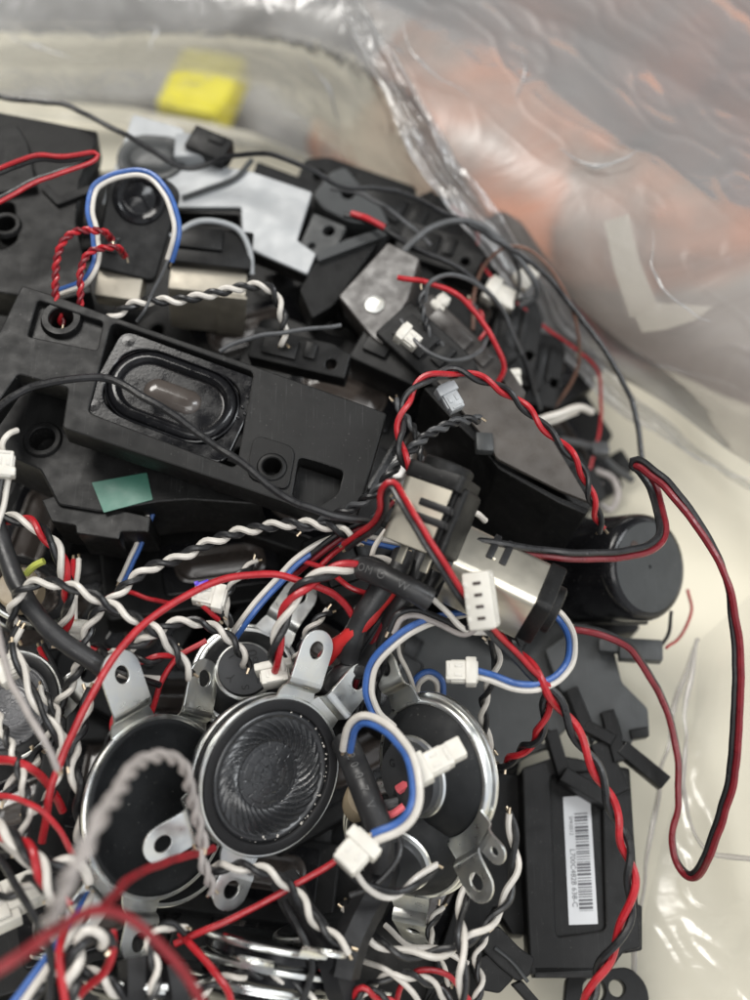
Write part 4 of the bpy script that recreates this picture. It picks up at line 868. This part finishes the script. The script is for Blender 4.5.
cable('plug_lead', 'white plug marked with purple ink above the big red wire', [(222, 618, 54), (214, 612, 56), (206, 604, 58)], 'KR', 'ribbon', r=.9, conn=[(2, (210, 597, 58, 100, 20, 165), dict(l=9.5, w=7, h=4.6))])
M = frame(203, 585, 61, 100, 25, 20); q = MB(); q.box((0, 0, 0), (3.4, 2.2, .5), .2, M); q.box((-1.4, 1, .1), (1.2, 1.2, .5), .2, M); tag(q.build('purple_mark', 'purple', M=M), 'small purple ink blot on the marked plug', 'ink mark')
cable('blue_and_white_lead', 'blue and white lead slanting in shadow right of the purple marked plug', [(405, 548, 54), (360, 538, 56), (325, 545, 56), (298, 562, 55), (272, 588, 54), (250, 614, 52), (232, 640, 46)], 'WB', 'ribbon', r=.95)
cable('blue_and_white_lead', 'short blue and white lead in the dark below the green tape', [(152, 505, 44), (142, 535, 42), (132, 560, 38), (122, 582, 34)], 'WB', 'ribbon', r=.8)
cable('red_and_black_lead', 'dull red and black lead falling behind the left jack', [(392, 500, 62), (372, 520, 60), (340, 536, 58), (312, 556, 55), (290, 574, 50)], 'KD', 'ribbon', r=.95)
cable('red_wire', 'red wire peeping beneath the dull red and black lead', [(375, 522, 56), (350, 540, 55), (325, 562, 54), (300, 590, 50)], 'R', r=1.0)
cable('three_colour_twist', 'red, white and black twist climbing from the plug behind the front speaker', [(278, 668, 52), (277, 648, 58), (282, 622, 62), (292, 600, 66), (310, 582, 68), (340, 568, 68), (372, 562, 66), (392, 566, 62)], 'RWK', 'twist', r=1.15, pitch=21, conn=[(2, (275, 674, 50, 110, 25, -80), dict(l=7, w=10, h=5))])
cable('red_and_black_lead', 'red and black lead passing over the left power jack and down between the jacks', [(345, 548, 66), (372, 528, 76), (382, 512, 84), (382, 496, 89), (387, 488, 92), (395, 489, 92), (416, 522, 92), (443, 565, 87), (470, 606, 78), (500, 642, 66), (528, 670, 58), (547, 688, 54)], 'KR', 'ribbon', r=.92)
cable('red_and_black_twist', 'long red and black twist running down over the barcode enclosure', [(500, 630, 56), (520, 655, 56), (545, 688, 54), (562, 712, 50), (580, 742, 46), (600, 778, 42), (618, 820, 38), (630, 862, 34), (630, 905, 30), (616, 945, 26), (598, 975, 22), (582, 1015, 18)], 'RK', 'twist', r=1.25, pitch=23)
cable('red_and_black_twist', 'short red and black twist branching left above the barcode', [(546, 690, 50), (544, 715, 46), (536, 738, 40), (520, 752, 32), (503, 768, 24)], 'RK', 'twist', r=1.1, pitch=17)
cable('red_and_black_lead', 'thin red and black lead looping across the canister and out over the cream board', [(475, 545, 72), (500, 548, 72), (540, 552, 70), (590, 556, 68), (630, 553, 66), (656, 543, 64), (664, 524, 62), (655, 492, 60), (640, 470, 62), (632, 464, 64), (640, 464, 66), (664, 480, 66), (695, 516, 64), (722, 565, 60), (735, 625, 54), (737, 690, 46), (734, 760, 36), (722, 820, 24), (706, 860, 14), (692, 877, 6), (680, 866, 2), (672, 838, 2), (679, 800, 4), (679, 760, 8), (668, 712, 14), (650, 676, 20), (628, 648, 26), (600, 632, 30), (575, 628, 30)], 'KD', 'ribbon', r=1.15, flip=(205, 64, .22, .45))
cable('red_wire', 'faint thin red wire emerging below the canister', [(688, 590, -2), (693, 612, -6), (682, 634, -6), (665, 648, 0)], 'R', r=.6)
cable('black_wire', 'thin black wire under the canister to the grey square plug', [(672, 612, 6), (670, 634, 2), (660, 648, 2)], 'K', r=.7)
cable('blue_and_white_lead', 'blue and white lead looping under the right jack to a white two pin plug', [(392, 728, 44), (376, 712, 48), (369, 690, 52), (374, 664, 56), (396, 640, 60), (432, 622, 60), (480, 612, 54), (530, 606, 50), (556, 612, 50), (573, 638, 52), (568, 668, 54), (545, 686, 55), (515, 687, 56), (490, 678, 57), (476, 673, 57)], 'BW', 'ribbon', r=.98, flip=(180, 360, .35, .6), conn=[(2, (462, 672, 57, 90, 15, 180), dict(l=9, w=7, h=4.6))])
cable('blue_and_white_lead', 'blue and white lead arching to the white plug below the front speaker', [(348, 752, 50), (352, 732, 56), (362, 720, 60), (376, 722, 62), (396, 736, 64), (412, 758, 65), (419, 786, 65), (412, 812, 64), (396, 828, 62), (372, 838, 60)], 'BW', 'ribbon', r=1.15, flip=(0, 25, .1, .5), conn=[(2, (356, 852, 59, 80, 12, 228), dict(l=10, w=9, h=5.2))])
cable('blue_and_white_lead', 'small blue and white loop above the back-turned speaker', [(414, 700, 30), (416, 682, 34), (428, 673, 36), (440, 680, 34), (441, 700, 28)], 'WB', 'ribbon', r=1.0)
M = frame(432, 764, 60, 100, 15, 28); q = MB(); conn2(q, M, 11, 7.5, 5); q.box((6.5, .3, .3), (4, 5, 4), .4, M); tag(q.build('loose_plug', ['white', 'contact'], M=M), 'white plug lying over the magnet of the back-turned speaker', 'plug')
cable('four_pin_lead', 'white four pin header standing in front of the right jack with grey and black wires', [(392, 630, 60), (400, 616, 62), (418, 613, 62), (440, 622, 62), (462, 632, 62), (478, 622, 66)], 'GK', 'ribbon', r=.95, conn=[(4, (481, 600, 80, -160, 12, 8))])
cable('white_wire', 'white wire leaving the printed heat shrink tube', [(432, 600, 66), (446, 612, 66), (458, 626, 64), (472, 632, 62), (488, 634, 60)], 'W', r=.95)
cable('black_and_white_twist', 'black and white twist hanging below the two pin plug', [(488, 640, 50), (496, 660, 46), (490, 682, 42), (483, 706, 34), (486, 735, 26), (490, 752, 20)], 'WK', 'twist', r=.95, pitch=16)
cable('white_wire', 'white wire curling out behind the left jack', [(378, 590, 58), (372, 570, 60), (374, 548, 62), (386, 530, 64), (398, 520, 62)], 'W', r=.9)
cable('white_wire', 'short white wire stub right of the left jack', [(462, 516, 56), (476, 512, 58), (486, 520, 54)], 'W', r=1.1)
cable('white_wire', 'white wire hanging beside the tab near the centre', [(398, 618, 54), (400, 650, 46), (408, 672, 40), (416, 694, 32)], 'W', r=.8)
cable('black_and_white_twist', 'black and white twist curving under the barcode enclosure side', [(508, 812, 36), (514, 840, 34), (515, 870, 32), (504, 905, 30), (478, 932, 30), (445, 952, 32), (410, 955, 32), (380, 942, 32), (360, 925, 30), (345, 905, 26)], 'WK', 'twist', r=1.05, pitch=18)
cable('black_and_white_twist', 'black and white twist dropping straight down at the lower centre', [(466, 845, 30), (467, 875, 32), (462, 905, 34), (463, 935, 38), (464, 965, 38), (462, 1010, 34)], 'WK', 'twist', r=1.0, pitch=20)
cable('black_and_white_twist', 'black and white twist from the bottom tab of the front speaker', [(212, 868, 44), (240, 866, 48), (268, 873, 48), (292, 890, 46), (308, 912, 44), (326, 932, 42), (350, 950, 40)], 'WK', 'twist', r=1.05, pitch=13)
cable('white_wire', 'white wire curving from the lower white plug under the dented speaker', [(345, 862, 50), (365, 885, 48), (392, 893, 46), (415, 883, 44), (436, 868, 40)], 'WK', 'twist', r=.95, pitch=30)
cable('red_wire', 'straight red wire slanting under the front speaker tab', [(352, 848, 42), (320, 872, 42), (270, 900, 42), (220, 925, 42), (175, 945, 40)], 'R', r=1.0)
cable('black_and_white_twist', 'black and white twist hanging down beside the long red wire', [(88, 690, 50), (85, 712, 50), (78, 738, 50), (72, 765, 52), (78, 795, 50), (79, 838, 46)], 'WK', 'twist', r=1.1, pitch=15)
cable('four_colour_twist', 'red, black and white twist sagging at the lower left', [(-12, 822, 64), (15, 838, 66), (38, 862, 66), (52, 888, 64), (66, 908, 60)], 'RKW', 'twist', r=1.2, pitch=18)
cable('black_and_white_twist', 'black and white twist crossing the lower left under the red one', [(-12, 835, 58), (20, 848, 60), (45, 866, 60), (70, 866, 58), (86, 880, 52)], 'WK', 'twist', r=1.5, pitch=24)
cable('black_and_white_twist', 'tight black and white twist at the lower left edge', [(-10, 900, 54), (10, 892, 56), (30, 882, 58), (46, 886, 58), (52, 900, 54)], 'WK', 'twist', r=1.1, pitch=11)
M = frame(12, 898, 40, 100, 25, 20); q = MB(); conn2(q, M, 16, 11, 7); q.box((-4, -5, 0), (9, 3, 5), .4, M); tag(q.build('cream_plug', ['white', 'contact'], M=M), 'cream plug housing at the lower left edge', 'plug')
cable('blue_and_white_lead', 'blue and white lead rising from the bottom left corner', [(5, 1020, 60), (30, 985, 60), (55, 950, 58), (78, 915, 54), (88, 895, 48)], 'WB', 'ribbon', r=1.1)
cable('black_and_white_twist', 'white and black twist curling at the bottom left', [(72, 1015, 62), (70, 985, 64), (72, 960, 66), (82, 938, 66), (100, 936, 64), (108, 946, 60)], 'WK', 'twist', r=1.35, pitch=12)
cable('black_and_white_twist', 'loose black and white twist lying along the bottom left', [(20, 1010, 50), (40, 985, 52), (58, 968, 52), (90, 975, 50), (120, 990, 46), (160, 1005, 40)], 'WKK', 'twist', r=1.1, pitch=15)
cable('red_wire', 'upright red wire at the bottom left', [(66, 1015, 64), (62, 980, 66), (60, 950, 66), (66, 925, 62)], 'R', r=1.1)
cable('red_wire', 'short red wire bent at the bottom left beside the edge-on speaker', [(112, 930, 60), (112, 950, 60), (104, 975, 56), (80, 995, 52), (70, 1015, 50)], 'R', r=1.2)
cable('red_wire', 'red wire crossing below the left edge speaker', [(-10, 760, 56), (15, 762, 58), (35, 772, 56), (50, 788, 50), (62, 812, 44)], 'R', r=1.3)
cable('red_and_black_lead', 'dark red lead hanging in shadow near the left edge speaker', [(42, 645, 34), (52, 668, 36), (60, 690, 36), (58, 712, 32)], 'RK', 'ribbon', r=.9)
cable('grey_wire', 'grey wire stub in shadow below the left edge speaker', [(0, 800, 52), (15, 780, 52), (30, 768, 50), (38, 752, 46)], 'WK', 'twist', r=1.1, pitch=16)
# foreground, near the lens and blurred
cable('pinkish_white_wire', 'blurred pale wire arching close to the lens over the smooth disc speaker', [(203, 845, 60), (197, 818, 66), (190, 790, 74), (181, 765, 84), (164, 755, 94), (140, 762, 104), (118, 790, 114), (95, 825, 122), (70, 870, 122), (55, 905, 116), (50, 930, 108)], 'GG', 'twist', r=.95, pitch=14)
cable('red_wire', 'thick blurred red wire rising from the bottom edge close to the lens', [(215, 1030, 88), (195, 985, 94), (160, 945, 100), (125, 918, 104), (95, 910, 108), (60, 925, 112), (20, 955, 116), (-40, 990, 118)], 'F', r=1.2)
cable('red_wire', 'blurred red wire joining the thick one from under the front speaker', [(212, 850, 50), (185, 858, 60), (150, 868, 72), (125, 885, 84), (102, 908, 98)], 'F', r=1.2)


# --- further thin leads that thicken the tangle
for (nm, lb, px, c, md, r_, pt) in [
    ('red_and_black_twist', 'thin red and black twist dropping behind the big red wire at left', [(120, 700, 44), (112, 735, 46), (100, 770, 46), (86, 800, 44), (80, 850, 40)], 'RK', 'twist', .8, 11),
    ('black_and_white_twist', 'thin black and white twist leaning between the left edge and the big red wire', [(40, 690, 48), (58, 720, 50), (62, 755, 52), (54, 790, 50), (30, 815, 46)], 'WK', 'twist', .85, 11),
    ('black_and_white_twist', 'black and white twist tucked below the red sleeve in the centre', [(330, 610, 50), (310, 628, 50), (300, 650, 46), (292, 668, 40)], 'WK', 'twist', .85, 10),
    ('red_wire', 'thin red wire under the printed heat shrink tube', [(300, 560, 54), (330, 572, 56), (352, 590, 55), (378, 600, 52)], 'R', 'single', .9, 9),
    ('red_wire', 'thin red wire slipping under the left mounting tab', [(150, 720, 38), (165, 680, 44), (180, 655, 46), (205, 640, 46)], 'R', 'single', .95, 9),
    ('red_wire', 'red wire dipping between the bottom stack and the left sleeves', [(180, 935, 40), (205, 960, 44), (225, 985, 44), (232, 1015, 40)], 'R', 'single', 1.1, 9),
    ('black_wire', 'thin black wire curling over the dented round speaker', [(350, 895, 44), (380, 880, 46), (400, 850, 46), (392, 820, 44)], 'K', 'single', .9, 9),
    ('black_wire', 'black wire crossing the lower left tangle above the red lead', [(0, 860, 60), (30, 905, 62), (50, 950, 60), (48, 1010, 56)], 'K', 'single', 1.1, 9),
    ('black_and_white_twist', 'black and white twist at the bottom centre under the pointed tab', [(350, 1010, 22), (372, 985, 26), (400, 975, 28), (432, 985, 26), (455, 1010, 22)], 'WK', 'twist', .9, 12),
    ('black_and_white_twist', 'black and white twist lying over the edge-on stack at the bottom', [(190, 1010, 36), (215, 985, 38), (250, 975, 38), (290, 985, 36), (320, 1010, 32)], 'WK', 'twist', .9, 12),
    ('red_wire', 'thin red wire threading across the edge-on stack', [(225, 935, 38), (262, 950, 38), (300, 958, 36), (335, 978, 32)], 'R', 'single', .8, 12),
    ('black_wire', 'black wire draped over the right end of the edge-on stack', [(285, 900, 40), (300, 930, 40), (312, 965, 38), (300, 1010, 34)], 'K', 'single', 1.1, 12),
    ('black_and_white_twist', 'black and white twist rising beside the left sleeves at the bottom', [(150, 1012, 50), (158, 975, 52), (150, 945, 52), (165, 925, 48), (185, 930, 44)], 'WK', 'twist', .9, 11),
    ('white_wire', 'white wire crossing under the pointed tab at the bottom', [(385, 925, 18), (410, 945, 20), (440, 948, 20), (470, 965, 18)], 'W', 'single', .9, 11),
    ('black_and_white_twist', 'small black and white twist in the bottom gap beside the hinge clip', [(470, 1012, 16), (482, 985, 18), (476, 955, 18), (488, 930, 18)], 'WK', 'twist', .8, 10),
    ('red_and_black_twist', 'red and black twist at the bottom between the straps', [(352, 1012, 30), (362, 990, 32), (384, 1000, 30), (400, 1012, 26)], 'RK', 'twist', .9, 12),
    ('black_and_white_twist', 'black and white twist climbing the left edge beneath the grey lead', [(-8, 700, 50), (8, 740, 56), (20, 770, 58), (28, 810, 56), (20, 850, 54)], 'WK', 'twist', .9, 11),
    ('red_wire', 'thin red wire winding through the left tangle', [(-5, 795, 62), (20, 800, 62), (48, 815, 60), (70, 845, 56), (82, 880, 52)], 'R', 'single', .9, 11),
    ('red_wire', 'red wire loop at the bottom centre under the pointed tab', [(395, 1012, 20), (402, 985, 24), (420, 970, 26), (448, 975, 24), (470, 1000, 20)], 'R', 'single', .9, 9),
    ('white_wire', 'white wire bow at the bottom centre between the straps and the tab', [(360, 960, 24), (385, 970, 28), (410, 990, 26), (425, 1012, 22)], 'W', 'single', .9, 9),
    ('black_and_white_twist', 'black and white twist in the gap right of the pointed tab', [(440, 905, 14), (428, 930, 16), (436, 960, 18), (450, 985, 16)], 'WK', 'twist', .8, 10),
    ('charcoal_twist', 'charcoal twist sunk in the hollow left of the shiny lidded enclosure', [(395, 400, 56), (415, 430, 56), (420, 460, 54), (440, 490, 50)], 'CK', 'twist', .8, 8),
    ('charcoal_wire', 'charcoal wire looping over the stepped clip boxes', [(400, 320, 60), (420, 345, 62), (450, 360, 60), (480, 352, 54), (490, 330, 48)], 'C', 'single', .8, 8),
    ('charcoal_wire', 'charcoal wire arching behind the grey pierced ear', [(330, 190, 46), (365, 195, 50), (400, 215, 50), (430, 245, 44)], 'C', 'single', .9, 8),
    ('charcoal_wire', 'thin charcoal wire hanging near the brown wire loop', [(470, 225, 44), (500, 240, 44), (520, 275, 38), (512, 315, 28)], 'K', 'single', .7, 8),
    ('red_and_black_twist', 'faint red and black twist between the white plugs at upper right', [(470, 300, 40), (484, 322, 38), (480, 348, 34), (494, 372, 28)], 'RK', 'twist', .6, 8),
    ('black_and_white_twist', 'black and white twist behind the plug marked with purple ink', [(255, 560, 44), (235, 580, 46), (225, 600, 46), (230, 625, 42)], 'WK', 'twist', .8, 10),
    ('red_wire', 'red wire stub hidden in shadow below the green tape', [(100, 600, 30), (125, 590, 34), (150, 598, 34), (175, 606, 30)], 'R', 'single', .8, 8),
    ('pale_wire', 'pale twisted wire crossing the left tabs', [(196, 848, 56), (206, 872, 52), (212, 892, 46)], 'GG', 'twist', .9, 11)]:
    cable(nm, lb, px, c, md, r=r_, pitch=pt)

# --- heat shrink bundle under the left jack
r0 = thing('heat_shrink_bundle', Matrix.Translation(P(380, 610, 50)), 'fan of black and red heat shrunk leads gathered under the left power jack', 'cable bundle')
def hs(pts, rr, m='shrink', nm='sleeve', nn=12):
    rr *= .85; q = MB(); sp_ = smooth_path([P(*c) for c in pts], .9, .35, rr * 7); q.tube(sp_, lambda t: rr * (1 + .10 * math.sin(t * 21) * math.sin(t * 7)), nn); return q.build(nm, m, r0)
hs([(405, 552, 62), (398, 572, 62), (380, 592, 60), (360, 625, 56), (350, 655, 48)], 3.6)
hs([(425, 556, 58), (414, 580, 58), (398, 610, 56), (380, 640, 50), (362, 668, 44)], 3.8)
hs([(440, 560, 56), (430, 582, 56), (412, 612, 52), (398, 640, 46), (385, 672, 38)], 3.0)
hs([(392, 588, 60), (372, 612, 58), (352, 632, 55), (336, 645, 51), (326, 658, 46)], 2.5, 'shrinkR', 'red_sleeve')
for k in range(6):
    a = k * 5.2; hs([(405 - a * .3, 588 + a * .4, 58), (372 + a * .6, 628 + a * .4, 54), (346 + a * 1.4, 668 + a * .2, 44), (325 + a * 1.9, 712 + a * .2, 34)], .95 if k % 3 else 1.1, ['wK', 'wK', 'wD', 'wK', 'wK', 'wK'][k], 'wire', 8)
hs([(430, 580, 48), (446, 590, 48), (456, 596, 46)], 2.4)
hs([(388, 660, 38), (372, 668, 44), (345, 672, 46), (330, 690, 42)], 3.2)
# printed heat shrink tube
r0 = thing('printed_heat_shrink', Matrix.Translation(P(400, 590, 68)), 'short black heat shrink tube with faint grey lettering under the left jack', 'sleeve')
sp_ = smooth_path([P(*c) for c in ((362, 568, 66), (382, 576, 69), (408, 588, 70), (430, 600, 68))], .8, .1)
q = MB(); q.tube(sp_, 3.0, 16); bd = q.build('sleeve', 'shrink', r0)
def print_on(path, rad, s_, t0, size, sp, parent, roll=0.0):
    mb = MB(); T_ = tangents(path)
    for k, ch in enumerate(s_):
        i = min(len(path) - 1, int((t0 + k * sp) / .8)); tx = T_[i]; b = (CAM - path[i]).normalized(); yv = (b.cross(tx)).normalized(); nz = tx.cross(yv).normalized()
        nz = (nz * math.cos(roll) + yv * math.sin(roll)).normalized(); yv = nz.cross(tx)
        Mt = Matrix.Identity(4)
        for j in range(3): Mt[j][0], Mt[j][1], Mt[j][2], Mt[j][3] = tx[j], yv[j], nz[j], path[i][j] + nz[j] * (rad + .08)
        if ch != ' ': tv, tf = text_mesh(ch, size, .03); mb.add(tv, tf, Mt)
    return mb.build('lettering', 'print', parent)
print_on(sp_, 3.0, 'OMO W', 2.5, 2.9, 2.9, bd)
r0 = thing('black_strap', Matrix.Translation(P(385, 800, 44)), 'flat black sleeve with faint lettering between the front and back-turned speakers', 'sleeve')
sp_ = smooth_path([P(*c) for c in ((345, 742, 40), (356, 768, 44), (368, 798, 46), (378, 828, 44), (382, 868, 38))], .8, .1)
q = MB(); q.tube(sp_, 3.6, 16); bd = q.build('sleeve', 'shrink', r0); print_on(sp_, 3.6, '2007V', 8, 3.0, 3.0, bd)
for (pts, rr, lb) in [([(285, 880, 30), (305, 915, 34), (330, 955, 34), (345, 1000, 28)], 4.2, 'black strap forming the left arm of the V at the bottom'),
                      ([(385, 862, 30), (372, 895, 34), (352, 940, 36), (342, 975, 34)], 4.4, 'black strap forming the right arm of the V at the bottom'),
                      ([(135, 960, 44), (135, 985, 44), (134, 1020, 40)], 4.0, 'thick black sleeve standing at the bottom left of the V'),
                      ([(175, 965, 42), (178, 990, 42), (176, 1020, 38)], 3.6, 'thick black sleeve under the blurred red wire at the bottom')]:
    sp_ = smooth_path([P(*c) for c in pts], 1, .2, rr); q = MB(); q.tube(sp_, rr, 6); tag(q.build('black_strap', 'rubber', angle=20), lb, 'strap')
# white plugs in the upper right
for (a, b, z, ln, tl, spn, dd, lb) in [
    (526, 277, 34, 60, 20, 40, (9, 7, 5), 'white plug on the charcoal cable at the upper right'),
    (514, 380, 30, 80, 15, -80, (7, 5, 5), 'small white plug beside the bright red wire end'),
    (500, 296, 30, 60, 25, -30, (13, 9, 6), 'cream plug half hidden among the upper right wires'),
    (440, 304, 46, 60, 25, 50, (7, 5, 4), 'tiny cream plug next to the curling charcoal cable'),
    (408, 338, 60, 60, 25, -40, (8, 6, 5), 'glossy white plug on the stepped black clip box'),
    (450, 398, 74, 60, 25, -65, (9, 6, 4), 'pale grey plug on the corner of the shiny lidded enclosure'),
    (520, 318, 22, 60, 20, 10, (8, 6, 4), 'cream plug below the brown wire loop')]:
    M = frame(a, b, z, ln, tl, spn); q = MB(); conn2(q, M, *dd); tag(q.build('loose_plug', ['white' if 'grey' not in lb else 'pgrey', 'contact'], M=M), lb, 'plug')
sp_ = smooth_path([P(*c) for c in ((538, 420, 12), (560, 414, 12), (580, 408, 10), (592, 412, 6))], 1, .2); q = MB(); q.tube(sp_, 1.3); sp_ = smooth_path([P(*c) for c in ((536, 426, 10), (560, 419, 10), (578, 412, 8))], 1, .2); q.tube(sp_, .9); tag(q.build('white_tie', 'wW'), 'short white tie lying at the right edge of the upper heap', 'cable tie')
r0 = thing('small_spring_part', Matrix.Translation(P(605, 475, -10)), 'small dark hooked wire part on the cream board above the canister', 'hook')
q = MB(); q.tube(smooth_path([P(*c) for c in ((560, 440, 0), (585, 445, -6), (598, 452, -10), (612, 466, -14), (632, 480, -20))], 1), 1.4); q.box((0, 0, 0), (6, 5, 4), .6, Matrix.Translation(P(600, 450, -8))); q.build('hook', 'wC', r0)
q = MB(); q.tube(smooth_path([P(*c) for c in ((595, 470, -14), (612, 478, -16), (618, 495, -18), (610, 510, -20), (598, 500, -18), (600, 482, -14))], 1), 1.2); q.build('ring', 'wG', r0)
